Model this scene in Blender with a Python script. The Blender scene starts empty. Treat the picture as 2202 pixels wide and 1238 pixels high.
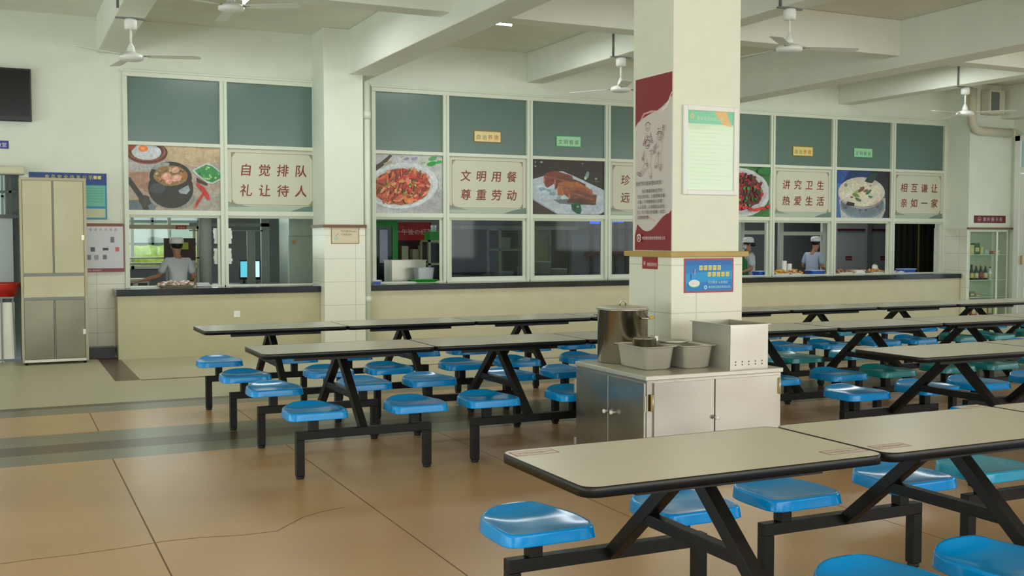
import bpy, bmesh, math, random
from mathutils import Vector, Matrix
S = bpy.context.scene
COL = S.collection
PI = math.pi
random.seed(7)

# ------------------------------------------------------------------ camera
W, H = 2202, 1238
FPX, YAW, PITCH, CH = 2308.0, math.radians(25.4), math.radians(-2.625), 1.457
FW = Vector((math.sin(YAW)*math.cos(PITCH), math.cos(YAW)*math.cos(PITCH), math.sin(PITCH)))
RT = Vector((math.cos(YAW), -math.sin(YAW), 0))
UP = RT.cross(FW)
CP = Vector((0, 0, CH))
cam = bpy.data.cameras.new('camera'); co = bpy.data.objects.new('camera', cam); COL.objects.link(co)
cam.sensor_width = 36; cam.lens = FPX/W*36; cam.clip_end = 300; cam.clip_start = .05
co.matrix_world = Matrix(((RT.x, UP.x, -FW.x, 0), (RT.y, UP.y, -FW.y, 0), (RT.z, UP.z, -FW.z, CH), (0, 0, 0, 1)))
S.camera = co

def at(px, py, X=None, Y=None, Z=None):
    """survey helper: the point of a known world plane seen at a pixel of the photograph"""
    d = FW + RT*((px-W/2)/FPX) - UP*((py-H/2)/FPX)
    t = (X/d.x) if X is not None else (Y/d.y) if Y is not None else ((Z-CH)/d.z)
    return CP + d*t

# ------------------------------------------------------------------ light
def lin(c): c /= 255.; return c/12.92 if c <= .04045 else ((c+.055)/1.055)**2.4
def rgb(r, g, b): return (lin(r), lin(g), lin(b), 1)
wd = bpy.data.worlds.new('daylight'); S.world = wd; wd.use_nodes = True
bg = wd.node_tree.nodes['Background']; bg.inputs[0].default_value = (.80, .93, 1.0, 1); bg.inputs[1].default_value = 1.15
def area(name, loc, rot, sx, sy, power, color):
    l = bpy.data.lights.new(name, 'AREA'); l.shape = 'RECTANGLE'; l.size = sx; l.size_y = sy; l.energy = power; l.color = color
    o = bpy.data.objects.new(name, l); COL.objects.link(o); o.location = loc; o.rotation_euler = rot
    return o
area('window_daylight_back', (5, -6.5, 2.3), (math.radians(90), 0, 0), 20, 3.0, 520, (1, .975, .92))
area('window_daylight_left', (-7.2, 5, .9), (math.radians(148), 0, math.radians(-90)), 16, 2.2, 430, (.80, .92, 1))
area('window_daylight_right', (16.2, 2, 2.3), (math.radians(90), 0, math.radians(90)), 9, 2.4, 150, (.92, .97, 1))
area('kitchen_window_daylight', (2.0, 18.6, 2.0), (math.radians(-90), 0, 0), 3.0, 1.6, 30, (.9, 1, .95))
area('hall_ceiling_tubes', (2.72, 11.9, 3.98), (0, 0, 0), 1.0, 1.0, 24, (.95, 1, .98))
area('hall_ceiling_tubes_middle', (5.7, 11.9, 3.98), (0, 0, 0), 1.0, 1.0, 24, (.95, 1, .98))
area('hall_fill_right', (11.6, 11.6, 3.98), (0, 0, 0), 1.0, 1.0, 30, (.95, 1, .98))  # added fill for an even hall, no tube fitting hangs here
area('kitchen_fill', (10.5, 16.4, 3.45), (0, 0, 0), 10, 1.2, 85, (.93, .99, 1))  # added fill to brighten the dim kitchen, no lamp stands for it
area('kitchen_fill_left', (2.6, 16.4, 3.25), (0, 0, 0), 3.4, .8, 22, (.9, 1, .95))  # second added kitchen fill, without a fitting of its own
S.view_settings.view_transform = 'Standard'; S.view_settings.look = 'None'; S.view_settings.gamma = 1
S.view_settings.use_curve_mapping = False; S.view_settings.exposure = 0.42
S.cycles.use_denoising = True
S.cycles.max_bounces = 8; S.cycles.diffuse_bounces = 5; S.cycles.transparent_max_bounces = 16

# ------------------------------------------------------------------ materials
MATS = {}
def mat(name, col, rough=.5, metal=0., spec=.5, noise=0., nscale=8., bump=0., bscale=60., emit=None, rvar=0., coat=0.):
    if name in MATS: return MATS[name]
    m = bpy.data.materials.new(name); m.use_nodes = True; nt = m.node_tree; N = nt.nodes; L = nt.links
    b = N['Principled BSDF']; c = rgb(*col)
    b.inputs['Base Color'].default_value = c; b.inputs['Roughness'].default_value = rough; b.inputs['Metallic'].default_value = metal
    b.inputs['Specular IOR Level'].default_value = spec
    if coat: b.inputs['Coat Weight'].default_value = coat; b.inputs['Coat Roughness'].default_value = .08
    if emit: b.inputs['Emission Color'].default_value = c; b.inputs['Emission Strength'].default_value = emit
    if noise or bump or rvar:
        tc = N.new('ShaderNodeTexCoord')
        nz = N.new('ShaderNodeTexNoise'); nz.inputs['Scale'].default_value = nscale; nz.inputs['Detail'].default_value = 5
        L.new(tc.outputs['Object'], nz.inputs['Vector'])
        if noise:
            mx = N.new('ShaderNodeMixRGB'); mx.inputs[1].default_value = tuple(x*(1-noise) for x in c[:3])+(1,)
            mx.inputs[2].default_value = tuple(min(1, x*(1+noise)) for x in c[:3])+(1,)
            cr = N.new('ShaderNodeMapRange'); cr.inputs[1].default_value = .3; cr.inputs[2].default_value = .7
            L.new(nz.outputs['Fac'], cr.inputs[0]); L.new(cr.outputs[0], mx.inputs[0]); L.new(mx.outputs[0], b.inputs['Base Color'])
        if rvar:
            mr = N.new('ShaderNodeMapRange'); mr.inputs[1].default_value = .3; mr.inputs[2].default_value = .7
            mr.inputs[3].default_value = max(.02, rough-rvar); mr.inputs[4].default_value = min(1, rough+rvar)
            L.new(nz.outputs['Fac'], mr.inputs[0]); L.new(mr.outputs[0], b.inputs['Roughness'])
        if bump:
            n2 = N.new('ShaderNodeTexNoise'); n2.inputs['Scale'].default_value = bscale; n2.inputs['Detail'].default_value = 0 if bscale < 10 else 3
            L.new(tc.outputs['Object'], n2.inputs['Vector'])
            bp = N.new('ShaderNodeBump'); bp.inputs['Strength'].default_value = bump; bp.inputs['Distance'].default_value = .01
            L.new(n2.outputs['Fac'], bp.inputs['Height']); L.new(bp.outputs[0], b.inputs['Normal'])
    MATS[name] = m; return m

def tile_mat(name, col, line, sx, sz, rough=.25, lw=.004):
    m = bpy.data.materials.new(name); m.use_nodes = True; N = m.node_tree.nodes; L = m.node_tree.links; b = N['Principled BSDF']
    g = N.new('ShaderNodeNewGeometry'); s = N.new('ShaderNodeSeparateXYZ'); L.new(g.outputs['Position'], s.inputs[0])
    a = N.new('ShaderNodeMath'); a.operation = 'ADD'; L.new(s.outputs[0], a.inputs[0]); L.new(s.outputs[1], a.inputs[1])
    def grid(sock, step):
        d = N.new('ShaderNodeMath'); d.operation = 'PINGPONG'; d.inputs[1].default_value = step/2; L.new(sock, d.inputs[0])
        c = N.new('ShaderNodeMath'); c.operation = 'LESS_THAN'; c.inputs[1].default_value = lw; L.new(d.outputs[0], c.inputs[0]); return c.outputs[0]
    mx = N.new('ShaderNodeMath'); mx.operation = 'MAXIMUM'; L.new(grid(a.outputs[0], sx), mx.inputs[0]); L.new(grid(s.outputs[2], sz), mx.inputs[1])
    mc = N.new('ShaderNodeMixRGB'); mc.inputs[1].default_value = rgb(*col); mc.inputs[2].default_value = rgb(*line); L.new(mx.outputs[0], mc.inputs[0])
    L.new(mc.outputs[0], b.inputs['Base Color']); b.inputs['Roughness'].default_value = rough
    return m

def terrazzo(name, c1, c2, speck, rough=.3, stain=(90, 70, 50)):
    m = bpy.data.materials.new(name); m.use_nodes = True; N = m.node_tree.nodes; L = m.node_tree.links; b = N['Principled BSDF']
    tc = N.new('ShaderNodeTexCoord'); V = tc.outputs['Object']
    def nz(sc, det=4, dist=0):
        n = N.new('ShaderNodeTexNoise'); n.inputs['Scale'].default_value = sc; n.inputs['Detail'].default_value = det
        n.inputs['Distortion'].default_value = dist; L.new(V, n.inputs['Vector']); return n.outputs['Fac']
    def rng(s, a, c, lo=0, hi=1):
        r = N.new('ShaderNodeMapRange'); r.inputs[1].default_value = a; r.inputs[2].default_value = c; r.inputs[3].default_value = lo; r.inputs[4].default_value = hi
        L.new(s, r.inputs[0]); return r.outputs[0]
    def mix(f, a, c):
        x = N.new('ShaderNodeMixRGB'); L.new(f, x.inputs[0])
        for i, v in ((1, a), (2, c)):
            if isinstance(v, tuple): x.inputs[i].default_value = rgb(*v)
            else: L.new(v, x.inputs[i])
        return x.outputs[0]
    base = mix(rng(nz(.7, 3, .3), .3, .75), c1, c2)
    base = mix(rng(nz(.45, 4, .3), .48, .80, 0, .55), base, stain)
    vo = N.new('ShaderNodeTexVoronoi'); vo.inputs['Scale'].default_value = 90; L.new(V, vo.inputs['Vector'])
    base = mix(rng(vo.outputs['Distance'], .12, .3, .35, 0), base, speck)
    base = mix(rng(nz(160, 2), .55, .72, 0, .28), base, stain)
    L.new(base, b.inputs['Base Color'])
    b.inputs['Roughness'].default_value = rough
    b.inputs['Specular IOR Level'].default_value = .55
    return m

M_wall = mat('wall_plaster', (225, 230, 215), .75, noise=.03, nscale=3)
M_ceil = mat('ceiling_plaster', (224, 224, 208), .8, noise=.05, nscale=1.5)
M_beam = mat('beam_plaster', (226, 229, 216), .75, noise=.03, nscale=2)
M_tile = tile_mat('wall_tile', (228, 227, 208), (196, 196, 178), .42, .3, .28)
M_coltile = tile_mat('column_tile', (230, 229, 210), (205, 204, 186), .6, .32, .28)
M_counterface = mat('counter_face_stone', (190, 184, 146), .35, noise=.03, nscale=5)
M_counterface2 = mat('counter_face_stone_pale', (204, 197, 164), .35, noise=.04, nscale=5)
M_granite = mat('black_granite', (26, 28, 28), .14, noise=.3, nscale=70)
M_frame = mat('aluminium_frame', (218, 224, 206), .4)
M_brown = mat('brown_trim', (120, 88, 62), .5)
M_gold = mat('gold_trim', (178, 148, 72), .35, noise=.06)
M_base = mat('black_baseboard', (38, 36, 32), .3)
M_terr = terrazzo('terrazzo_brown', (208, 170, 122), (192, 153, 106), (214, 184, 146), .30, (140, 108, 78))
M_green = terrazzo('terrazzo_green', (132, 128, 104), (116, 114, 92), (150, 146, 122), .30, (100, 94, 74))
M_dark = terrazzo('terrazzo_dark', (94, 78, 60), (82, 66, 50), (110, 94, 76), .32, (66, 54, 42))
M_ftile = tile_mat('floor_tile_beige', (214, 205, 174), (190, 182, 152), .3, 5., .42, .003)
M_joint = mat('floor_joint', (120, 92, 66), .7)
M_white = mat('white_paint', (232, 234, 228), .4)
M_whitep = mat('white_plastic', (238, 238, 232), .35)
M_blackm = mat('black_powder_coat', (20, 19, 18), .42, spec=.28, noise=.25, nscale=20, rvar=.06)
M_rubber = mat('black_rubber', (18, 18, 18), .6)
M_lam = mat('table_laminate', (220, 217, 201), .28, noise=.02, nscale=4)
M_edge = mat('table_edge_band', (22, 21, 20), .34, spec=.35)
M_blue = mat('seat_blue_plastic', (0, 146, 224), .16, spec=.32, noise=.04, nscale=5)
M_teal = mat('seat_teal_plastic', (12, 132, 140), .2, noise=.08, nscale=5)
M_lteal = mat('seat_light_teal_plastic', (20, 160, 200), .2, noise=.08, nscale=5)
M_steel = mat('stainless_steel', (184, 181, 170), .24, 1., noise=.03, nscale=1.5, rvar=.05, bump=.6, bscale=3.2)
M_steeld = mat('stainless_steel_dull', (202, 200, 186), .36, .6, noise=.05, nscale=5, rvar=.05)
M_steelp = mat('pale_brushed_steel', (186, 181, 148), .45, .25, noise=.06, nscale=2, rvar=.1)
M_steelk = mat('kitchen_steel', (160, 164, 158), .4, .6)
M_black = mat('black_plastic', (20, 21, 22), .3)
M_screen = mat('dark_screen', (14, 15, 16), .18)
M_grey = mat('grey_metal', (120, 124, 122), .45, .4)
M_pipe = mat('beige_pipe', (206, 200, 176), .45)
M_kwall = mat('kitchen_wall', (112, 118, 114), .6, noise=.05)
M_kwall2 = mat('kitchen_wall_dark', (62, 64, 62), .6)
M_kfloor = mat('kitchen_floor', (90, 92, 90), .4)
M_pane = mat('painted_glass_grey_green', (94, 118, 109), .24, spec=.7)
M_skin = mat('skin', (178, 128, 98), .55)
M_hair = mat('black_hair', (24, 20, 18), .5)
M_shirt = mat('white_cloth', (205, 210, 212), .85)
M_coat = mat('pale_blue_cloth', (176, 190, 210), .85)
M_apron = mat('green_cloth', (44, 138, 60), .8)
M_trouser = mat('dark_trousers', (38, 40, 48), .8)
M_red = mat('red_plastic', (196, 44, 34), .4)
M_maroon = mat('maroon_board', (98, 26, 34), .4)
M_greenp = mat('green_plastic', (40, 160, 50), .35)
M_bluep = mat('blue_plastic', (40, 90, 190), .4)
M_outside = mat('outside_paving', (170, 180, 170), .8)
M_grass = mat('grass_lawn', (172, 192, 104), .9, noise=.2)
M_frost = mat('frosted_door_panel', (178, 188, 190), .5)

def glass_mat(name, tint=(225, 240, 232), refl=.12, alpha=.08):
    m = bpy.data.materials.new(name); m.use_nodes = True; N = m.node_tree.nodes; L = m.node_tree.links
    out = N['Material Output']; N.remove(N['Principled BSDF'])
    t = N.new('ShaderNodeBsdfTransparent'); t.inputs[0].default_value = rgb(*tint)
    g = N.new('ShaderNodeBsdfGlossy'); g.inputs['Roughness'].default_value = .04; g.inputs[0].default_value = (1, 1, 1, 1)
    lw = N.new('ShaderNodeLayerWeight'); lw.inputs[0].default_value = .5
    pw_ = N.new('ShaderNodeMath'); pw_.operation = 'POWER'; pw_.inputs[1].default_value = 4; L.new(lw.outputs['Facing'], pw_.inputs[0])
    ad = N.new('ShaderNodeMath'); ad.operation = 'MULTIPLY_ADD'; ad.inputs[1].default_value = .6; ad.inputs[2].default_value = refl
    L.new(pw_.outputs[0], ad.inputs[0]); mx = N.new('ShaderNodeMixShader')
    L.new(ad.outputs[0], mx.inputs[0]); L.new(t.outputs[0], mx.inputs[1]); L.new(g.outputs[0], mx.inputs[2]); L.new(mx.outputs[0], out.inputs[0])
    return m
M_glass = glass_mat('clear_glass', (196, 206, 204), .018)
M_gglass = glass_mat('greenish_glass', (248, 252, 249), .02)
M_cglass = glass_mat('notice_glass', (252, 254, 252), .02)

def print_mat():
    m = bpy.data.materials.new('printed_film'); m.use_nodes = True; N = m.node_tree.nodes; L = m.node_tree.links
    a = N.new('ShaderNodeAttribute'); a.attribute_name = 'Col'; L.new(a.outputs['Color'], N['Principled BSDF'].inputs['Base Color'])
    N['Principled BSDF'].inputs['Roughness'].default_value = .42; return m
M_print = print_mat()
def food_print():
    m = bpy.data.materials.new('printed_food_photo'); m.use_nodes = True; N = m.node_tree.nodes; L = m.node_tree.links
    a = N.new('ShaderNodeAttribute'); a.attribute_name = 'Col'; tc = N.new('ShaderNodeTexCoord'); prev = a.outputs['Color']
    for sc, lo, hi in ((7, .86, 1.12), (22, .84, 1.14), (60, .9, 1.08)):
        n = N.new('ShaderNodeTexNoise'); n.inputs['Scale'].default_value = sc; n.inputs['Detail'].default_value = 3; n.inputs['Distortion'].default_value = .8
        L.new(tc.outputs['Object'], n.inputs['Vector'])
        r = N.new('ShaderNodeMapRange'); r.inputs[1].default_value = .32; r.inputs[2].default_value = .68; r.inputs[3].default_value = lo; r.inputs[4].default_value = hi
        L.new(n.outputs['Fac'], r.inputs[0]); v = N.new('ShaderNodeVectorMath'); v.operation = 'SCALE'; L.new(prev, v.inputs[0]); L.new(r.outputs[0], v.inputs['Scale']); prev = v.outputs[0]
    L.new(prev, N['Principled BSDF'].inputs['Base Color']); N['Principled BSDF'].inputs['Roughness'].default_value = .4; return m
M_foodprint = food_print()

# ------------------------------------------------------------------ mesh helpers
class MB:
    def __init__(s): s.bm = bmesh.new(); s.mats = []
    def _mi(s, m):
        if m is None: return 0
        if m not in s.mats: s.mats.append(m)
        return s.mats.index(m)
    def _fin(s, faces, m, smooth):
        i = s._mi(m)
        for f in faces: f.material_index = i; f.smooth = smooth
    def box(s, x0, y0, z0, x1, y1, z1, m=None, bev=0.):
        r = bmesh.ops.create_cube(s.bm, size=1)
        vs = r['verts']
        for v in vs: v.co = Vector(((x0+x1)/2+v.co.x*(x1-x0), (y0+y1)/2+v.co.y*(y1-y0), (z0+z1)/2+v.co.z*(z1-z0)))
        if bev:
            es = list({e for v in vs for e in v.link_edges})
            r = bmesh.ops.bevel(s.bm, geom=es, offset=bev, segments=2, affect='EDGES', profile=.6)
            s._fin([f for f in s.bm.faces if f.select is False and f in set(r['faces'])] , m, True)
            vs = r['verts']
            fs = {f for v in vs for f in v.link_faces}
            s._fin(fs, m, False)
        else: s._fin({f for v in vs for f in v.link_faces}, m, False)
        return s
    def bar(s, a, b, w, h, m=None, up=(0, 0, 1), bev=0.):
        a = Vector(a); b = Vector(b); d = b-a; l = d.length; d.normalize()
        u = Vector(up); sd = d.cross(u)
        if sd.length < 1e-4: sd = d.cross(Vector((0, 1, 0)))
        sd.normalize(); u = sd.cross(d)
        vs = []
        for e in (a, b):
            for i, j in ((-1, -1), (1, -1), (1, 1), (-1, 1)): vs.append(s.bm.verts.new(e+sd*(i*w/2)+u*(j*h/2)))
        F = [(0, 3, 2, 1), (4, 5, 6, 7), (0, 1, 5, 4), (1, 2, 6, 5), (2, 3, 7, 6), (3, 0, 4, 7)]
        fs = [s.bm.faces.new([vs[i] for i in f]) for f in F]; s._fin(fs, m, False)
        return s
    def prism(s, pts, z0, z1, m=None, axis='Z', smooth=False):
        def P(p, z): return {'Z': (p[0], p[1], z), 'Y': (p[0], z, p[1]), 'X': (z, p[0], p[1])}[axis]
        a = [s.bm.verts.new(P(p, z0)) for p in pts]; b = [s.bm.verts.new(P(p, z1)) for p in pts]; n = len(pts)
        caps = [s.bm.faces.new(a[::-1]), s.bm.faces.new(b)]
        sd = [s.bm.faces.new([a[i], a[(i+1) % n], b[(i+1) % n], b[i]]) for i in range(n)]
        s._fin(caps, m, False); s._fin(sd, m, smooth); return s
    def lathe(s, prof, m=None, c=(0, 0, 0), n=32, axis='Z', smooth=True, sx=1, sy=1):
        rings = []
        for r, z in prof:
            rg = []
            for k in range(n):
                t = 2*PI*k/n; x = r*math.cos(t)*sx; y = r*math.sin(t)*sy
                p = {'Z': (x, y, z), 'Y': (x, z, y), 'X': (z, x, y)}[axis]
                rg.append(s.bm.verts.new(Vector(p)+Vector(c)))
            rings.append(rg)
        fs = []
        for a, b in zip(rings, rings[1:]):
            for k in range(n): fs.append(s.bm.faces.new([a[k], a[(k+1) % n], b[(k+1) % n], b[k]]))
        s._fin(fs, m, smooth)
        e = []
        if prof[0][0] > 1e-5: e.append(s.bm.faces.new(rings[0][::-1]))
        if prof[-1][0] > 1e-5: e.append(s.bm.faces.new(rings[-1]))
        s._fin(e, m, False); return s
    def cyl(s, c, r, h, m=None, axis='Z', n=20, r2=None):
        return s.lathe([(r, 0), (r if r2 is None else r2, h)], m, c, n, axis)
    def tube(s, pts, r, m=None, n=10):
        pts = [Vector(p) for p in pts]; rings = []
        pu = None
        for i, p in enumerate(pts):
            d = (pts[min(i+1, len(pts)-1)]-pts[max(i-1, 0)]).normalized()
            if pu is None: pu = d.orthogonal().normalized()
            pu = (pu-d*pu.dot(d)).normalized(); q = d.cross(pu)
            rr = r[i] if isinstance(r, (list, tuple)) else r
            rings.append([s.bm.verts.new(p+(pu*math.cos(2*PI*k/n)+q*math.sin(2*PI*k/n))*rr) for k in range(n)])
        fs = []
        for a, b in zip(rings, rings[1:]):
            for k in range(n): fs.append(s.bm.faces.new([a[k], a[(k+1) % n], b[(k+1) % n], b[k]]))
        fs.append(s.bm.faces.new(rings[0][::-1])); fs.append(s.bm.faces.new(rings[-1]))
        s._fin(fs, m, True); return s
    def sphere(s, c, r, m=None, sc=(1, 1, 1), seg=14):
        R = bmesh.ops.create_uvsphere(s.bm, u_segments=seg, v_segments=max(6, seg//2+2), radius=r)
        for v in R['verts']: v.co = Vector((v.co.x*sc[0], v.co.y*sc[1], v.co.z*sc[2]))+Vector(c)
        s._fin({f for v in R['verts'] for f in v.link_faces}, m, True); return s
    def mesh(s, name):
        bmesh.ops.recalc_face_normals(s.bm, faces=s.bm.faces)
        me = bpy.data.meshes.new(name); s.bm.to_mesh(me); s.bm.free()
        for m in s.mats: me.materials.append(m)
        return me
    def build(s, name, parent=None, m=None, loc=None, rot=None, label=None, bevel=0.):
        if m is not None: s.mats = [m]
        o = bpy.data.objects.new(name, s.mesh(name)); COL.objects.link(o)
        if parent is not None: o.parent = parent
        if loc: o.location = loc
        if rot: o.rotation_euler = rot
        if label: o['label'] = label
        if bevel:
            b = o.modifiers.new('bevel', 'BEVEL'); b.width = bevel; b.segments = 2; b.limit_method = 'ANGLE'; b.angle_limit = math.radians(50); b.harden_normals = False
        return o
def thing(name, label, cat, loc=(0, 0, 0), rz=0, group=None):
    o = bpy.data.objects.new(name, None); COL.objects.link(o); o.location = loc; o.rotation_euler = (0, 0, rz); o.empty_display_size = .1
    return tag(o, label, cat, group)
def tag(o, label, cat, group=None):
    o['label'] = label; o['category'] = cat
    if group: o['group'] = group
    return o
def struct(o): o['kind'] = 'structure'; return o
def box(name, x0, y0, z0, x1, y1, z1, m, parent=None, bev=0., label=None):
    return MB().box(x0, y0, z0, x1, y1, z1, m).build(name, parent, bevel=bev, label=label)
def copy_tree(o, parent=None):
    c = o.copy(); COL.objects.link(c)
    if parent is not None: c.parent = parent
    for ch in [x for x in o.children]: copy_tree(ch, c)
    return c

# flat printed artwork: layers of coloured shapes a tenth of a millimetre apart, u to the right, v up, facing -Y
TXT = {}
def text_polys(body):
    if body in TXT: return TXT[body]
    cu = bpy.data.curves.new('t', 'FONT'); cu.body = body; cu.size = 1; cu.resolution_u = 2; cu.fill_mode = 'FRONT'; cu.offset = .0
    ob = bpy.data.objects.new('t', cu)
    me = bpy.data.meshes.new_from_object(ob)
    vs = [v.co.copy() for v in me.vertices]; fs = [tuple(p.vertices) for p in me.polygons]
    bpy.data.objects.remove(ob); bpy.data.curves.remove(cu); bpy.data.meshes.remove(me)
    TXT[body] = (vs, fs); return TXT[body]
class Art:
    def __init__(s, w, h, bgc=None, thick=.004):
        s.bm = bmesh.new(); s.cl = s.bm.loops.layers.float_color.new('Col'); s.k = 0; s.w = w; s.h = h; s.back = thick
        if bgc:
            r = bmesh.ops.create_cube(s.bm, size=1)
            for v in r['verts']: v.co = Vector((w/2+v.co.x*w, thick/2+v.co.y*thick, h/2+v.co.z*h))
            c = rgb(*bgc)
            for f in s.bm.faces:
                for l in f.loops: l[s.cl] = c
    def _f(s, pts, c, y):
        try: f = s.bm.faces.new([s.bm.verts.new((min(max(p[0], 0), s.w), y, min(max(p[1], 0), s.h))) for p in pts])
        except Exception: return
        for l in f.loops: l[s.cl] = c
    def poly(s, pts, c):
        s.k += 1; s._f(pts, rgb(*c), -s.k*.00012)
    def rect(s, x0, y0, x1, y1, c): s.poly([(x0, y0), (x1, y0), (x1, y1), (x0, y1)], c)
    def ell(s, cx, cy, rx, ry, c, rot=0, n=28, wob=0):
        ca, sa = math.cos(rot), math.sin(rot); P = []
        for k in range(n):
            t = 2*PI*k/n; q = 1+random.uniform(-wob, wob); x = rx*q*math.cos(t); y = ry*q*math.sin(t); P.append((cx+x*ca-y*sa, cy+x*sa+y*ca))
        s.poly(P, c)
    def line(s, pts, wd, c):
        s.k += 1
        for i, (a, b) in enumerate(zip(pts, pts[1:])):
            dx, dy = b[0]-a[0], b[1]-a[1]; l = math.hypot(dx, dy) or 1e-6; nx, ny = -dy/l*wd/2, dx/l*wd/2
            s._f([(a[0]+nx, a[1]+ny), (a[0]-nx, a[1]-ny), (b[0]-nx, b[1]-ny), (b[0]+nx, b[1]+ny)], rgb(*c), -s.k*.00012-(i % 2)*.00002)
    def text(s, body, x, y, size, c, shear=0, sx=1, bold=0):
        s.k += 1; vs, fs = text_polys(body); cc = rgb(*c)
        nv = [s.bm.verts.new((x+(v.x+v.y*shear)*size*sx, -s.k*.00012, y+v.y*size)) for v in vs]
        for f in fs:
            try: F = s.bm.faces.new([nv[i] for i in f])
            except Exception: continue
            for l in F.loops: l[s.cl] = cc
        if bold:
            s.text(body, x+.022*size, y+.008*size, size, c, shear, sx, 0)
            s.text(body, x+.010*size, y-.012*size, size, c, shear, sx, 0)
    def scatter(s, n, cx, cy, rx, ry, cols, lo, hi, rot=0, asp=.5, wob=.12):
        for _ in range(n):
            t = random.uniform(0, 2*PI); q = math.sqrt(random.random()); x = q*rx*math.cos(t); y = q*ry*math.sin(t)
            X = cx+x*math.cos(rot)-y*math.sin(rot); Yv = cy+x*math.sin(rot)+y*math.cos(rot); r = random.uniform(lo, hi)
            s.ell(X, Yv, r, r*random.uniform(asp, 1)*.8, random.choice(cols), random.uniform(0, PI), 9, wob)
    def build(s, name, loc, rz=0, parent=None, label=None, cat=None, group=None):
        me = bpy.data.meshes.new(name); s.bm.to_mesh(me); s.bm.free(); me.materials.append(M_print)
        o = bpy.data.objects.new(name, me); COL.objects.link(o); o.location = loc; o.rotation_euler = (0, 0, rz)
        if parent is not None: o.parent = parent
        if label: o['label'] = label
        if cat: tag(o, label, cat, group)
        return o

# ================================================================== the room shell
ZC = 4.15
YW = 14.1
def build_floor():
    ys = [-7, 7.51, 7.87, 8.2, 8.64, 9.6, 9.95, 10.1, 14.0]
    ms = [M_terr, M_green, M_dark, M_green, M_terr, M_green, M_dark, M_ftile]
    b = MB()
    jx = [.635+1.157*k for k in range(-6, 14)]
    j = .004
    for i, m in enumerate(ms):
        y0, y1 = ys[i], ys[i+1]
        if m is M_terr:
            xs = [-8]
            for q in jx: xs += [q-j, q+j]
            xs.append(17)
            for k in range(len(xs)-1):
                mm = M_joint if k % 2 else M_terr
                # transverse joints every 4 m
                cy = [y0]+[t for t in (-1.5, 2.2, 5.9) if y0 < t < y1]+[y1]
                for a, c in zip(cy, cy[1:]):
                    b.box(xs[k], a, -.1, xs[k+1], c, 0, mm)
        elif m is M_ftile:
            b.box(-8, 10.1, -.1, 1.02, 14.0, 0, m); b.box(1.02, 10.1, -.1, 1.27, 11.62, 0, m); b.box(1.02, 11.62, -.1, 1.27, 14, 0, M_dark)
            b.box(1.27, 10.1, -.1, 17, 11.57, 0, m); b.box(1.27, 11.57, -.1, 17, 11.65, 0, M_dark); b.box(1.27, 11.65, -.1, 17, 14, 0, m)
        else: b.box(-8, y0, -.1, 17, y1, 0, m)
    bmesh.ops.remove_doubles(b.bm, verts=b.bm.verts, dist=1e-5)
    o = b.build('floor'); struct(o)
    # hairline crack in the terrazzo and worn ledge at the tile edge
    pts = [at(*p, Z=.0012) for p in ((0, 1212), (60, 1203), (150, 1193), (232, 1182), (300, 1172), (352, 1163), (430, 1155), (520, 1150), (596, 1141), (616, 1130), (650, 1112), (690, 1100), (740, 1090))]
    c = MB()
    for p, q in zip(pts, pts[1:]): c.bar((p.x, p.y, .0004), (q.x, q.y, .0004), .006, .0008, M_joint)
    c.build('crack', o)
build_floor()
struct(box('ceiling', -8, -7, ZC, 17, 19.2, ZC+.12, M_ceil))
# dining side of the back wall, pieces around the windows
struct(box('blocker_wall_left', -8.2, -7, 0, -8, YW, ZC, M_wall))  # unseen wall, added to block sky light from the left side
def wallbox(n, *a, m=M_wall, parent=None):
    o = box(n, *a, m, parent)
    return struct(o) if parent is None else o
bw = wallbox('wall_back', .2, YW, 0, 1.375, YW+.2, ZC)
box('lintel_wall', 1.375, YW, 3.52, 15.27, YW+.2, ZC, M_wall, bw)
box('door_head_wall', -8, YW, 2.3, .2, YW+.2, ZC, M_wall, bw)
box('left_wall_piece', -8, YW, 0, -1.7, YW+.2, 2.3, M_wall, bw)
box('wall_between_windows', 3.85, YW, .0, 4.57, YW+.2, 3.52, M_wall, bw)
box('wall_between_windows', 9.64, YW, .0, 10.06, YW+.2, 3.52, M_wall, bw)
box('sill_wall', 1.375, YW-.02, 0, 3.85, YW+.15, .76, M_wall, bw)
box('sill_wall', 4.57, YW-.02, 0, 9.64, YW+.15, .76, M_wall, bw)
box('sill_wall', 10.06, YW-.02, 0, 15.27, YW+.15, .76, M_wall, bw)
box('wainscot_tiles', .2, YW-.02, 0, 1.375, YW, 1.6, M_tile, bw)
# pilasters
def pilaster(x0, x1, y):
    o = struct(box('wall_pilaster', x0, y, 0, x1, YW, ZC, M_wall, bev=.008))
    box('tiles', x0-.012, y-.012, 0, x1+.012, YW-.03, 1.60, M_tile, o)
    return o
for x0, x1 in ((3.75, 4.27),):
    p = pilaster(x0, x1, 13.5)
    t = box('trim', x0-.03, 13.47, 1.60, x1+.03, YW-.03, 1.64, M_brown, p)
rb = struct(box('wall_right', 15.27, 13.56, 1.65, 16.35, 14.3, ZC, M_wall))
box('pilaster_side', 15.25, 13.56, 0, 15.30, 14.3, 1.65, M_tile, rb)
box('niche_back', 15.30, 13.93, 0, 16.35, 14.3, 1.65, M_wall, rb)
box('right_wall_run', 16.35, -7, 0, 16.55, 10.9, ZC, M_wall, rb)
box('right_wall_over_door', 16.35, 10.9, 3.28, 16.55, 14.3, ZC, M_wall, rb)
box('right_wall_corner', 16.35, 13.47, 0, 16.55, 14.3, 3.28, M_wall, rb)
tr = struct(box('trim_1', .2, YW-.05, 1.60, 1.36, YW-.02, 1.645, M_brown))
tr = struct(box('trim_2', 15.24, 13.52, 1.622, 16.40, 13.56, 1.655, M_brown))
bb = struct(box('baseboard_back', .2, 13.86, 0, 1.226, YW, .135, M_base, bev=.004))
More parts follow.
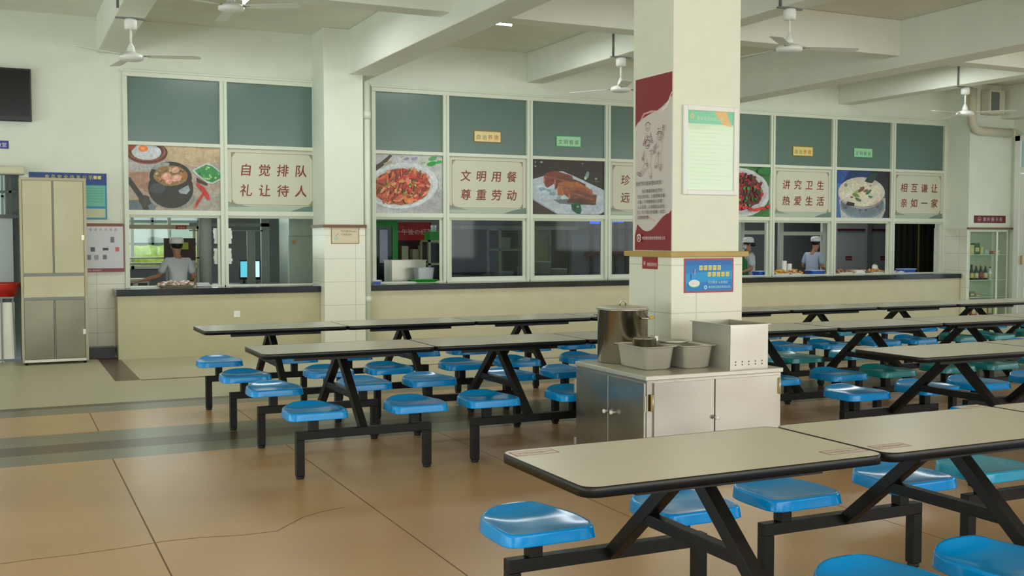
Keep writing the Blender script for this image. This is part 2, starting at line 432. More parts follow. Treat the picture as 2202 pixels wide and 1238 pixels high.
# beams
for i, (x0, x1, z, y0) in enumerate(((1.085, 1.38, 3.72, -7), (4.08, 4.46, 3.57, -7), (6.93, 7.2, 3.72, -7), (10.06, 10.46, 3.57, -7), (12.79, 13.08, 3.72, -7), (16.02, 16.4, 3.57, -7), (-1.9, -1.5, 3.57, -7), (-4.9, -4.6, 3.72, -7))):
    struct(box('ceiling_beam', x0, y0, z, x1, YW, ZC, M_beam, bev=.01))
for y in (10.02, 6.05, 1.9):
    struct(box('ceiling_cross_beam', -8, y, 3.71, 16.3, y+.28, ZC, M_beam, bev=.01))

# left entrance: door_2, seen beside the tall cabinet
d2 = struct(thing('door_2', 'glazed entrance door with dark transom bars', 'door', (0, 0, 0))); del d2['category']; del d2['label']
M_dframe = mat('dark_door_frame', (70, 78, 80), .4)
f = MB()
f.box(-1.7, 14.12, 0, -1.64, 14.2, 2.28, M_dframe); f.box(.18, 14.12, 0, .2, 14.2, 2.28, M_dframe)
f.box(-1.64, 14.12, 1.70, .18, 14.2, 1.745, M_dframe); f.box(-1.64, 14.13, 2.0, .18, 14.19, 2.03, M_dframe)
for x in (-.9, -.4, .085): f.box(x, 14.13, 1.745, x+.03, 14.19, 2.28, M_dframe)
f.build('frame', d2)
box('glass_leaf', -1.64, 14.15, .1, .12, 14.17, 1.70, M_frost, d2)
box('kick_panel', -1.64, 14.13, .02, .12, 14.18, .72, M_steeld, d2)
box('mid_rail', -1.64, 14.12, .70, .12, 14.19, .74, M_dframe, d2)
ac = thing('air_curtain', 'long white air curtain unit mounted over the entrance door at far left', 'air curtain', (-.6, 13.98, 2.21))
MB().box(-.75, -.12, 0, .86, .12, .095, M_pipe).build('housing', ac, bevel=.02)
box('outlet_grille', -.7, -.11, -.006, .8, .05, .0, M_grey, ac)
red = thing('red_basin', 'red plastic basin beside the entrance door at far left', 'basin', (-.02, 13.95, .0))
MB().lathe([(.001, .0), (.13, .0), (.17, .16), (.185, .16), (.178, .14), (.12, .012), (.001, .012)], M_red).build('bowl', red, loc=(.03, 0, .78))
stl = MB(); 
for a in (0, PI/2, PI, 3*PI/2): stl.bar((.14*math.cos(a), .14*math.sin(a), 0), (.12*math.cos(a), .12*math.sin(a), .78), .02, .02, M_grey)
stl.box(-.13, -.13, .76, .13, .13, .78, M_grey)
stl.build('wash_stand', red)
# outside ground and far building seen through the openings
g = box('ground_outside', -30, 19.4, -.12, 30, 60, -.02, M_grass); g['kind'] = 'structure'
g = box('courtyard_ground', -12, 14.3, -.13, -.0, 19.4, -.02, M_outside); g['kind'] = 'structure'
g = box('courtyard_wall', -12, 30, -.1, 14, 30.3, 4, mat('far_white_wall', (215, 222, 220), .8)); g['kind'] = 'structure'

# right door, seen as a sliver at the frame edge
d1 = struct(thing('door_1', 'x', 'door')); del d1['category']; del d1['label']
f = MB()
f.box(16.28, 13.36, 0, 16.36, 13.47, 3.28, M_white); f.box(16.28, 10.9, 3.18, 16.36, 13.47, 3.28, M_white); f.box(16.30, 11, 2.62, 16.36, 13.36, 2.72, M_white)
f.box(16.28, 10.9, 0, 16.36, 11.0, 3.28, M_white)
f.build('frame', d1, bevel=.005)
f = MB()
for y0, y1 in ((12.2, 13.35),):
    f.box(16.31, y1-.10, 0.02, 16.35, y1, 2.6, M_white); f.box(16.31, y0, .02, 16.35, y0+.1, 2.6, M_white)
    f.box(16.31, y0+.1, .02, 16.35, y1-.1, .12, M_white); f.box(16.31, y0+.1, .62, 16.35, y1-.1, .72, M_white); f.box(16.31, y0+.1, 2.5, 16.35, y1-.1, 2.6, M_white)
f.build('door_leaf', d1, bevel=.004)
box('door_glass', 16.325, 12.3, .12, 16.335, 13.25, 2.5, M_glass, d1)
MB().box(16.28, 13.29, 1.0, 16.31, 13.31, 1.16, M_gold).build('door_handle', d1)
box('transom_glass', 16.325, 11, 2.72, 16.335, 13.36, 3.18, M_glass, d1)

# ================================================================== serving windows
def window_unit(n, xs, closed, opens=()):
    w = thing('window_%d' % n, 'x', 'x'); del w['label']; del w['category']; struct(w)
    x0, x1 = xs[0], xs[-1]
    f = MB()
    f.box(x0, YW-.04, 3.46, x1, YW+.08, 3.52, M_frame)
    f.box(x0-.02, YW-.06, 3.515, x1+.02, YW+.02, 3.54, M_frame)
    f.box(x0, YW-.04, .845, x0+.055, YW+.08, 3.46, M_frame); f.box(x1-.055, YW-.04, .845, x1, YW+.08, 3.46, M_frame)
    f.build('frame', w, bevel=.004)
    for x in xs[1:-1]:
        m = MB().box(x-.045, YW-.045, .845, x-.008, YW+.08, 3.46, M_frame).box(x+.008, YW-.045, .845, x+.045, YW+.08, 3.46, M_frame).box(x-.01, YW-.03, .845, x+.01, YW+.07, 3.46, M_frame)
        m.build('mullion', w)
    f = MB()
    f.box(x0+.055, YW-.035, 2.62, x1-.055, YW+.06, 2.665, M_frame); f.box(x0+.055, YW-.035, 1.755, x1-.055, YW+.06, 1.815, M_frame)
    f.build('transom', w)
    for i, (a, b) in enumerate(zip(xs, xs[1:])):
        a += .05; b -= .05
        box('painted_pane', a, YW, 2.665, b, YW+.01, 3.46, M_pane, w)
        box('backing_pane', a, YW+.015, 1.815, b, YW+.03, 2.62, M_pane, w)
        if closed[i]:
            s = MB(); t = .045
            s.box(a, YW+.0, .862, a+t, YW+.04, 1.755, M_frame); s.box(b-t, YW, .862, b, YW+.04, 1.755, M_frame)
            s.box(a+t, YW, .862, b-t, YW+.04, .915, M_frame); s.box(a+t, YW, 1.72, b-t, YW+.04, 1.755, M_frame)
            sh = s.build('sash', w)
            box('sash_glass', a+t, YW+.016, .915, b-t, YW+.022, 1.72, M_glass, sh)
        else:
            s = MB(); t = .03
            s.box(a, YW+.0, 1.722, b, YW+.05, 1.755, M_frame); s.box(b-t, YW, .862, b, YW+.04, 1.72, M_frame)
            s.build('sash_track', w)
    MB().box(x0, YW-.03, .845, x1, YW+.08, .862, M_frame).build('window_sill', w)
    return w
XS1 = [1.375, 2.59, 3.85]; XS2 = [4.57, 5.655, 6.965, 8.28, 9.62]; XS3 = [10.08, 11.39, 12.69, 14.01, 15.27]
window_unit(1, XS1, [0, 0]); window_unit(2, XS2, [0, 1, 1, 1]); w3 = window_unit(3, XS3, [0, 0, 0, 0])

# counters
def counter(x0, x1, xl, face, label):
    t = thing('serving_counter', label, 'counter', ((x0+x1)/2, 13.9, 0))
    cx = (x0+x1)/2
    MB().box(xl-cx, -.25, .765, x1-cx, .5, .845, M_granite).build('countertop', t, bevel=.006)
    b = MB().box(x0-cx, -.21, 0, x1-cx, .17, .765, face)
    b.build('counter_front', t)
    return t
counter(1.245, 3.735, 1.226, M_counterface, 'black-topped beige serving counter under the left pair of windows')
counter(4.40, 15.235, 4.40, M_counterface2, 'long black-topped beige serving counter running right of the wall pilaster')
sw = thing('wall_outlet', 'small white socket plate on the left counter front', 'wall outlet', (2.66, 13.69, .47)); 
MB().box(-.04, -.008, 0, .04, 0, .08, M_whitep).build('plate', sw, bevel=.002)
MB().box(-.014, -.0095, .026, .014, -.008, .050, M_white).build('socket', sw)
# pipe beside the pilaster
pp = thing('drain_pipe', 'white vertical pipe running up beside the left wall pilaster', 'pipe', (4.335, 13.56, 0))
MB().cyl((0, 0, 0), .045, 3.5, M_frame, n=16).build('pipe', pp)
MB().cyl((0, 0, 3.02), .055, .1, M_frame, n=16).cyl((0, 0, .62), .055, .08, M_frame, n=16).build('coupling', pp)
# pipe with elbow on the right pilaster
p0 = at(2046, 180, Y=13.5); p1 = at(2047, 262, Y=13.5)
rp = thing('drain_pipe', 'thick beige drain pipe bending sideways high on the right corner wall', 'pipe', (15.2, 13.46, 3.3))
zz = [(-.0, 0, .75), (0, 0, .25), (.02, 0, .13), (.1, 0, .05), (.22, 0, .03), (.95, -.02, .02)]
MB().tube(zz, .075, M_pipe, 16).build('pipe', rp)
MB().lathe([(.085, -.03), (.085, .03)], M_pipe, (.95, -.02, .02), 16, 'X').build('end_collar', rp)
bx = thing('junction_box', 'pale square ventilation box above the bent drain pipe on the right corner', 'ventilation box', (15.66, 13.5, 3.62))
MB().box(-.15, -.14, 0, .22, .05, .42, M_pipe).build('housing', bx, bevel=.01)
MB().box(-.12, -.145, .04, .08, -.14, .38, M_grey).build('grille', bx)

# ================================================================== column
M_colp = mat('column_plaster', (226, 229, 210), .6, noise=.02)
colm = struct(MB().box(4.03, 6.0, 1.37, 4.575, 6.5, 3.57, M_colp).build('dining_column', bevel=.006))
MB().box(4.03, 6.02, 3.57, 4.08, 6.5, 3.72, M_colp).build('cap', colm)
MB().box(4.015, 5.985, 0, 4.595, 6.52, 1.335, M_coltile).build('tile_cladding', colm, bevel=.004)
MB().box(3.99, 5.955, 1.335, 4.625, 6.55, 1.372, M_gold).build('ledge_trim', colm, bevel=.003)
# banner on the -X face (u runs towards the viewer, from far to near)
def wave(x): return x
A = Art(.455, 1.185, (208, 200, 196), .003)
RED = (134, 24, 36); Hh = 1.185; Wd = .455
A.poly([(0, Hh), (0, .855)]+[(u*Wd, .855+.12*u**.5-.0*u if u < .5 else .94+.13*(u-.5)**1.6*2) for u in [i/14 for i in range(1, 15)]]+[(Wd, Hh)], RED)
A.poly([(.04, .875), (.12, .935), (.3, .945), (.2, .955), (.1, .945)], (214, 150, 150))
A.line([(.33, .94), (.39, .965), (.455, 1.05)], .012, (240, 230, 226))
A.poly([(0, 0), (Wd, 0), (Wd, .27)]+[(u*Wd, .19+.06*math.sin((u-.65)*5.2)) for u in [1-i/14 for i in range(1, 14)]]+[(0, .10)], RED)
A.line([(.08, .225), (.16, .235), (.26, .20)], .010, (220, 170, 170))
# line sketch of two children running
INK = (122, 70, 74)
def scrib(cx, cy, r, a0, sw, wd=.0022, c=None):
    A.line([(cx+r*math.cos(a0+sw*t/6), cy+r*.8*math.sin(a0+sw*t/6)) for t in range(7)], wd, c or INK)
LI = (170, 128, 128)
def child(cx, cy, s, bones):
    scrib(cx, cy, .030*s, 0, 6.2); scrib(cx, cy+.012*s, .032*s, .2, 2.8, .006); scrib(cx-.008, cy-.004, .006, 0, 6); scrib(cx+.010, cy-.004, .006, 0, 6); scrib(cx, cy-.014, .008, 3.4, 2.4)
    for (x0, y0, x1, y1, w) in bones:
        dx, dy = x1-x0, y1-y0; l = math.hypot(dx, dy); nx, ny = -dy/l*w, dx/l*w
        for q in (-1, 1): A.line([(cx+(x0+nx*q)*s, cy+(y0+ny*q)*s), (cx+((x0+x1)/2+nx*q*1.3)*s, cy+((y0+y1)/2+ny*q*1.3)*s), (cx+(x1+nx*q*.8)*s, cy+(y1+ny*q*.8)*s)], .0022, random.choice((INK, LI)))
        for _ in range(3):
            t = random.random(); scrib(cx+(x0+dx*t)*s, cy+(y0+dy*t)*s, .012*s, random.uniform(0, 6), random.uniform(1.5, 4), .002, random.choice((INK, LI, LI)))
        scrib(cx+x1*s, cy+y1*s, .011*s, 0, 6.2, .003)
child(.16, .84, 1.0, ((0, -.03, .01, -.12, .035), (.0, -.05, -.05, -.11, .01), (.02, -.05, .06, -.10, .01)))
child(.16, .72, 1.0, ((0, -.03, .0, -.13, .04), (-.02, -.05, -.06, -.09, .012), (.03, -.05, .09, -.05, .012), (-.01, -.13, -.08, -.20, .016), (.02, -.13, .05, -.22, .016), (-.08, -.20, -.115, -.185, .01)))
child(.315, .765, 1.0, ((0, -.03, -.01, -.11, .032), (.02, -.04, .05, .05, .011), (-.02, -.05, -.06, -.07, .011), (-.01, -.11, -.04, -.2, .014), (.01, -.11, .02, -.22, .014)))
scrib(.37, .83, .01, 0, 6, .005); scrib(.31, .82, .006, 0, 6, .004)
DK = (70, 66, 68)
A.text('勤俭节约是美德的体现', .03, .448, .032, DK)
for i, t in enumerate(['　　我们要倡导勤俭节约', '的生活作风，合理用餐适量', '点餐，珍惜粮食反对浪费，', '人人有责，从我做起从现在', '起，为了我们的健康，请您', '爱惜每粒粮']):
    A.text(t, .05, .395-i*.036, .0285, DK)
A.ell(.075, .085, .028, .028, (236, 220, 220)); A.ell(.075, .083, .020, .020, RED); A.poly([(.06, .07), (.075, .10), (.09, .07), (.075, .082)], (236, 220, 220))
A.text('食堂餐饮服务管理有限公司', .115, .075, .024, (236, 220, 220))
A.build('wall_banner', (4.026, 6.462, 1.378), rz=-PI/2, label='tall grey and dark red printed banner on the left face of the column', cat='banner')
A = Art(.19, .082, (150, 28, 36), .002)
A.rect(.006, .006, .184, .076, (150, 28, 36)); A.text('请', .012, .028, .03, (240, 226, 222)); A.text('餐盘回收处', .062, .022, .026, (240, 226, 222), sx=.95)
A.build('notice_sticker', (4.011, 6.34, 1.25), rz=-PI/2, label='small red sticker under the gold ledge on the left face of the column', cat='sticker')
# framed notice board on the front face
nb = thing('framed_notice', 'white metal framed mint green notice on the front of the column', 'notice board', (4.101, 5.998, 1.752))
f = MB(); w_, h_ = .445, .594; t = .034
f.box(0, -.022, 0, t, 0, h_, M_white).box(w_-t, -.022, 0, w_, 0, h_, M_white).box(t, -.022, 0, w_-t, 0, t, M_white).box(t, -.022, h_-t, w_-t, 0, h_, M_white)
f.build('frame', nb, bevel=.005)
A = Art(w_-2*t, h_-2*t, (214, 230, 204), .004); a_, b_ = w_-2*t, h_-2*t
A.rect(0, b_-.085, a_, b_, (128, 210, 178)); A.poly([(a_*.58, b_), (a_*.84, b_), (a_*.97, b_-.098), (a_*.76, b_-.085)], (238, 186, 112)); A.ell(.04, b_-.035, .018, .02, (206, 210, 130)); A.poly([(.025, b_-.02), (.04, b_-.05), (.055, b_-.02), (.04, b_-.035)], (128, 210, 178))
A.text('食堂管理制度公告', .075, b_-.06, .028, (205, 232, 205))
for i in range(15): A.line([(.02, b_-.12-i*.026), (a_-.02-(i % 4)*.05, b_-.12-i*.026)], .004, (196, 220, 176))
A.build('notice_sheet', (t, -.008, t), parent=nb, label='mint green printed sheet')
MB().box(t, -.0135, t, w_-t, -.0125, h_-t, M_cglass).build('cover_glass', nb)
# blue poster
A = Art(.405, .232, (170, 60, 62), .003)
A.rect(.012, .012, .393, .22, (0, 122, 196)); A.poly([(.012, .06), (.393, .09), (.393, .15), (.012, .13)], (0, 150, 214)); A.rect(.012, .185, .393, .22, (10, 106, 186))
for i, ch in enumerate('谁知盘中餐'): A.rect(.122+i*.037, .152, .150+i*.037, .183, (226, 222, 120)); A.text(ch, .1225+i*.037, .157, .026, (196, 120, 60))
for i, ch in enumerate('粒粒皆辛苦'): A.rect(.190+i*.037, .108, .218+i*.037, .138, (226, 222, 120)); A.text(ch, .1905+i*.037, .112, .026, (196, 120, 60))
A.ell(.08, .058, .047, .026, (40, 170, 160)); A.ell(.08, .064, .045, .024, (214, 236, 226)); A.ell(.078, .067, .03, .013, (238, 216, 214))
A.line([(.085, .16), (.083, .12)], .012, (150, 140, 190)); A.line([(.055, .13), (.055, .09)], .006, (10, 90, 160))
A.text('节约粮食 从我做起', .19, .062, .020, (190, 230, 250)); A.ell(.172, .036, .013, .013, (200, 230, 250)); A.ell(.172, .036, .007, .007, (0, 122, 196)); A.text('食堂餐饮服务有限公司', .193, .030, .0185, (190, 230, 250))
A.build('wall_poster', (4.113, 5.9815, 1.094), label='blue poster with yellow squares and red border on the front of the column', cat='poster')

# ================================================================== things on the back wall
tv = thing('television', 'black flat television mounted high on the wall at far left', 'television', (-.12, 14.08, 2.84))
MB().box(-.52, -.09, 0, .47, -.02, .62, M_black).build('housing', tv, bevel=.008)
MB().box(-.5, -.093, .06, .45, -.09, .6, M_screen).build('screen', tv)
MB().box(-.2, -.02, .2, .2, .01, .45, M_grey).build('wall_mount', tv)
A = Art(.6, .095, (52, 58, 140), .004); A.text('学生食堂', .36, .025, .055, (220, 224, 240)); A.build('sign_plate', (-.505, YW-.005, 2.52), label='small blue sign plate below the television at far left', cat='sign')
A = Art(.87, .56, (26, 66, 140), .006)
A.rect(.0, .0, .87, .42, (30, 140, 184)); A.rect(.012, .16, .43, .41, (120, 190, 160)); A.rect(.44, .16, .85, .41, (110, 190, 165)); A.rect(.44, .02, .85, .13, (196, 202, 160)); A.rect(.012, .02, .43, .13, (196, 202, 160)); A.rect(0, .475, .87, .56, (22, 58, 128))
for i, ch in enumerate('食品安全信息公示'): A.text(ch, .17+i*.07, .488, .055, (214, 208, 90))
A.rect(.72, .49, .758, .53, (224, 214, 110)); A.rect(.768, .49, .806, .53, (224, 214, 110))
for i in range(6): A.line([(.46, .38-i*.033), (.83, .38-i*.033)], .005, (90, 164, 140))
A.build('notice_board', (.307, YW-.008, 1.695), label='blue and green public notice board partly behind the tall cabinet', cat='notice board')
A = Art(.56, .57, (150, 70, 66), .006)
A.rect(.012, .045, .548, .558, (206, 208, 212)); A.rect(0, 0, .56, .045, (140, 58, 62))
for i, ch in enumerate('就餐服务流程图'): A.text(ch, .10+i*.058, .505, .032, (160, 90, 84))
for (x, y, w, h, c) in ((.40, .36, .045, .07, (110, 112, 118)), (.17, .25, .05, .055, (70, 72, 76)), (.31, .265, .065, .03, (50, 50, 54)), (.455, .25, .045, .055, (212, 96, 86)), (.13, .15, .045, .06, (120, 122, 130)), (.21, .15, .05, .06, (150, 150, 158)), (.31, .155, .045, .055, (110, 112, 118)), (.04, .26, .05, .05, (80, 82, 90))): A.rect(x, y, x+w, y+h, c)
A.text('用餐须知 请自觉遵守', .09, .014, .022, (226, 200, 198))
A.build('wall_poster', (.805, 14.045, 1.05), label='pale flow-chart poster with dark red border right of the tall cabinet', cat='poster')
A = Art(.375, .222, (158, 96, 70), .004); A.rect(.01, .01, .365, .212, (216, 202, 170))
A.text('节约用水', .125, .15, .036, (90, 80, 70)); A.text('珍惜每滴水', .13, .108, .030, (90, 80, 70)); A.text('节约粮食', .26, .15, .022, (90, 80, 70)); A.ell(.07, .07, .03, .02, (176, 200, 190)); A.line([(.06, .1), (.1, .13)], .006, (120, 120, 110))
A.build('wall_plaque', (3.826, 13.484, 1.392), label='small framed cream plaque with dark writing on the tiled left wall pilaster', cat='plaque')
# sign over the glass display cabinet
A = Art(.78, .13, (110, 22, 34), .006); A.ell(.125, .065, .042, .042, (196, 150, 160)); A.ell(.125, .065, .033, .033, (110, 22, 34)); A.ell(.125, .06, .02, .014, (196, 150, 160))
for i, ch in enumerate('调料展示柜'): A.text(ch, .215+i*.102, .035, .075, (218, 196, 202))
q = at(2095, 479, Y=13.55)
A.build('sign_plate', (q.x, 13.552, q.z), label='dark red sign plate above the glass display cabinet on the right', cat='sign')

# ------------------------------------------------ food posters and slogans between the transoms
PH = .80
def poster_frame(x0, x1): return x0+.05, x1-.05
def slogan(x0, x1, a, b, label):
    x0, x1 = poster_frame(x0, x1); w = x1-x0
    A = Art(w, PH, (208, 208, 186), .003)
    A.rect(0, 0, w, .07, (176, 190, 170)); A.poly([(w*.7, .0), (w, 0), (w, .09), (w*.85, .055)], (110, 134, 124)); A.poly([(0, .05), (w*.25, .05), (0, .12)], (140, 156, 144))
    BR = (138, 116, 92); i = .05; X0, X1, Z0, Z1 = i, w-i, i+.03, PH-i
    A.line([(X0, Z0), (X1, Z0)], .005, BR); A.line([(X1, Z0), (X1, Z1)], .005, BR); A.line([(X1, Z1), (X0, Z1)], .005, BR); A.line([(X0, Z1), (X0, Z0)], .005, BR)
    for cx, cy, sx, sy in ((X0, Z0, 1, 1), (X1, Z0, -1, 1), (X0, Z1, 1, -1), (X1, Z1, -1, -1)):
        A.poly([(cx, cy), (cx+.05*sx, cy), (cx+.045*sx, cy+.015*sy), (cx+.018*sx, cy+.02*sy), (cx+.015*sx, cy+.06*sy), (cx, cy+.06*sy)], (150, 134, 108))
        A.line([(cx+.01*sx, cy+.035*sy), (cx+.03*sx, cy+.035*sy), (cx+.03*sx, cy+.01*sy)], .004, (116, 88, 66))
    s = .165; n = 4; pitch = (w-.34)/3 if w < 1.15 else .24
    st = (w-3*pitch)/2-.075
    for r, tx in enumerate((a, b)):
        for k, ch in enumerate(tx): A.text(ch, st+k*pitch, .47-r*.265, s, (134, 44, 34), shear=.10, bold=1)
    A.build('slogan_panel', (x0, YW-.008, 1.818), label=label, cat='sign', group='slogan panels on the serving windows')
slogan(2.59, 3.85, '自觉排队', '礼让待人', 'cream slogan panel with dark red characters beside the black hot pot poster')
slogan(5.655, 6.965, '文明用餐', '尊重劳动', 'cream slogan panel between the orange stir-fry poster and the sliced pork poster')
slogan(8.28, 9.62, '珍惜粮食', '远离浪费', 'cream slogan panel half hidden by the left side of the column')
slogan(11.39, 12.69, '讲究卫生', '热爱生活', 'cream slogan panel between the red chilli poster and the white soup poster')
slogan(14.01, 15.27, '相互谦让', '亲如一家', 'cream slogan panel at the right end of the window wall')
def food(x0, x1, label):
    a, b = poster_frame(x0, x1)
    return Art(b-a, PH, (190, 170, 150), .003), b-a, (a, YW-.008, 1.818), dict(label=label, cat='poster', group='food posters on the serving windows')
# hot pot poster
A, w, loc, kw = food(1.355, 2.62, 'food poster of a black clay pot of stew with chillies at the left end')
X = lambda p: (p-50)/1600*w
Z = lambda p: PH*(1-(p-80)/1085)
def E(cx, cy, rx, ry, c, rot=0, n=28, wob=0): A.ell(X(cx), Z(cy), rx/1600*w, ry/1085*PH, c, rot, n, wob)
def Pg(pts, c): A.poly([(X(p), Z(q)) for p, q in pts], c)
A.rect(0, 0, w, PH, (182, 164, 148)); Pg([(600, 80), (1650, 80), (1650, 300), (1200, 420), (800, 330), (600, 200)], (202, 178, 142)); Pg([(50, 1000), (600, 1000), (500, 1165), (50, 1165)], (108, 120, 124)); Pg([(1200, 900), (1650, 850), (1650, 1165), (900, 1165)], (172, 166, 156))
Pg([(100, 540), (420, 520), (420, 900), (120, 700)], (170, 130, 108))
E(330, 400, 290, 130, (178, 174, 174)); E(390, 200, 340, 195, (150, 72, 44)); E(390, 190, 345, 180, (72, 58, 44)); E(385, 180, 320, 170, (150, 84, 60)); E(385, 170, 280, 155, (70, 60, 44)); E(385, 190, 245, 135, (206, 210, 214)); E(335, 135, 80, 55, (240, 128, 60)); E(330, 130, 35, 25, (250, 160, 90)); Pg([(80, 120), (130, 80), (230, 80), (150, 180)], (170, 70, 44))
Pg([(50, 600), (110, 620), (330, 930), (420, 1165), (320, 1165), (240, 960), (50, 680)], (60, 58, 52)); E(350, 1010, 110, 90, (66, 62, 54), 0, 16, .06)
E(800, 960, 380, 200, (150, 150, 138)); E(780, 790, 378, 345, (54, 52, 44)); E(780, 600, 355, 260, (50, 50, 42)); E(560, 800, 130, 90, (72, 78, 84), .2); E(620, 420, 150, 50, (150, 160, 156), .3); Pg([(900, 830), (1070, 730), (1100, 820), (1040, 890), (940, 880)], (150, 164, 168))
E(780, 580, 285, 175, (150, 120, 76), 0, 24, .03)
for _ in range(45):
    t = random.uniform(0, 2*PI); r = math.sqrt(random.random()); E(780+r*250*math.cos(t), 570+r*145*math.sin(t), random.uniform(18, 45), random.uniform(12, 30), random.choice([(176, 150, 90), (110, 104, 56), (200, 176, 130), (150, 108, 60), (90, 76, 50), (186, 130, 92)]), random.uniform(0, PI), 8, .15)
for p, q, r in ((700, 590, 85), (870, 620, 85), (850, 480, 70), (740, 680, 60)): E(p, q, r, r*.75, (222, 160, 134), .3, 12, .12); E(p-15, q-12, r*.5, r*.3, (238, 188, 166), .3, 9, .1)
E(1000, 580, 40, 70, (170, 110, 50))
Pg([(1130, 480), (1380, 345), (1480, 370), (1650, 500), (1650, 620), (1480, 710), (1390, 690), (1210, 560)], (196, 204, 204)); Pg([(1210, 600), (1390, 700), (1400, 740), (1220, 680)], (70, 56, 44)); Pg([(1180, 480), (1380, 375), (1480, 400), (1620, 520), (1630, 600), (1480, 680), (1390, 660), (1240, 550)], (60, 140, 76))
for _ in range(45): 
    u, v = random.uniform(-1, 1), random.uniform(-1, 1)
    if abs(u)+abs(v) < 1: E(1410+u*220, 530+v*165, 22, 16, random.choice([(70, 170, 90), (130, 200, 120), (30, 110, 60), (170, 210, 140), (60, 150, 60)]), random.uniform(0, PI), 7, .15)
Pg([(1210, 680), (1340, 770), (1420, 900), (1435, 980), (1390, 985), (1330, 880), (1210, 740)], (206, 50, 44)); Pg([(1310, 860), (1335, 900), (1260, 1010), (1200, 1120), (1170, 1110), (1200, 1020)], (200, 50, 40)); Pg([(1170, 1080), (1200, 1060), (1190, 1140), (1160, 1120)], (226, 90, 80))
A.build('food_poster', loc, **kw).data.materials[0] = M_foodprint
# orange stir fry
A, w, loc, kw = food(4.55, 5.655, 'food poster of orange stir-fried shredded dish on a white plate')
X = lambda p: (p-65)/1325*w
Z = lambda p: PH*(1-(p-70)/1100)
def E(cx, cy, rx, ry, c, rot=0, n=28, wob=0): A.ell(X(cx), Z(cy), rx/1325*w, ry/1100*PH, c, rot, n, wob)
A.rect(0, 0, w, PH, (194, 194, 196)); A.poly([(X(1100), Z(900)), (X(1390), Z(700)), (w, 0), (X(500), 0)], (174, 172, 174)); Pg([(520, 80), (1390, 110), (1390, 280), (1000, 280), (800, 160)], (190, 198, 190))
for p, q, r, c in ((690, 150, 60, (150, 140, 180)), (850, 140, 70, (160, 150, 186)), (600, 115, 35, (120, 170, 100)), (1180, 230, 100, (44, 150, 60)), (1330, 190, 70, (60, 170, 80)), (1020, 220, 50, (150, 176, 130)), (1200, 130, 90, (90, 160, 90))): E(p, q, r, r*.45, c, .25, 12, .1)
E(640, 690, 700, 440, (172, 176, 178), .12); E(620, 660, 690, 430, (212, 218, 220), .12); E(600, 670, 610, 370, (196, 202, 204), .12)
Pg([(65, 310), (200, 230), (370, 80), (420, 95), (280, 270), (65, 430)], (70, 60, 40)); Pg([(250, 250), (400, 180), (420, 230), (280, 300)], (176, 160, 130))
E(600, 680, 560, 340, (170, 88, 52), .1, 30, .04)
cs = [(222, 118, 66), (206, 92, 54), (232, 140, 92), (190, 64, 48), (176, 50, 50), (150, 60, 40), (226, 150, 104), (120, 70, 44), (214, 104, 70)]
for _ in range(190):
    t = random.uniform(0, 2*PI); r = math.sqrt(random.random())*.97; E(600+r*545*math.cos(t), 680+r*330*math.sin(t)-.1*r*545*math.cos(t), random.uniform(35, 95), random.uniform(14, 34), random.choice(cs), random.uniform(-.4, 1.6), 9, .12)
for _ in range(16):
    t = random.uniform(0, 2*PI); r = math.sqrt(random.random())*.9; E(600+r*500*math.cos(t), 680+r*300*math.sin(t), 30, 16, random.choice([(110, 150, 60), (60, 90, 44), (150, 190, 90)]), random.uniform(0, PI), 8, .1)
A.line([(X(470), Z(720)), (X(520), Z(560)), (X(620), Z(490)), (X(900), Z(510))], .025, (196, 50, 50)); E(700, 560, 36, 70, (226, 130, 100)); E(720, 920, 100, 80, (232, 132, 70), 0, 14, .06); E(720, 870, 50, 26, (140, 74, 44))
A.build('food_poster', loc, **kw).data.materials[0] = M_foodprint
# sliced pork
A, w, loc, kw = food(6.965, 8.28, 'food poster of sliced braised pork on a white dish with dark background')
X = lambda p: (p-38)/1392*w
Z = lambda p: PH*(1-(p-100)/1065)
def E(cx, cy, rx, ry, c, rot=0, n=28, wob=0): A.ell(X(cx), Z(cy), rx/1392*w, ry/1065*PH, c, rot, n, wob)
A.rect(0, 0, w, PH, (50, 40, 34)); Pg([(38, 880), (550, 1165), (38, 1165)], (62, 52, 40))
for p, q, r in ((215, 150, 26), (100, 155, 16), (100, 235, 20), (1005, 155, 14), (1270, 445, 26)): E(p, q, r, r*.7, (160, 176, 170))
E(1095, 380, 34, 80, (130, 160, 170), -.35); E(1060, 440, 22, 36, (200, 200, 150)); E(1290, 500, 45, 22, (90, 80, 40))
Pg([(38, 490), (270, 415), (560, 320), (620, 315), (740, 370), (860, 415), (1050, 500), (1430, 670), (1430, 1100), (1330, 1165), (540, 1165), (38, 860)], (186, 198, 208)); Pg([(38, 850), (540, 1150), (1330, 1150), (1430, 1090), (1430, 1110), (1330, 1165), (520, 1165), (38, 880)], (158, 168, 180))
Pg([(440, 880), (700, 860), (1200, 960), (900, 980), (560, 950)], (110, 112, 112))
for p, q in ((160, 620), (230, 680), (330, 700), (420, 760), (560, 840), (640, 820), (380, 830), (290, 740)): E(p, q, 70, 38, random.choice([(164, 190, 200), (134, 160, 176), (196, 214, 220)]), random.uniform(-.5, .5), 11, .15)
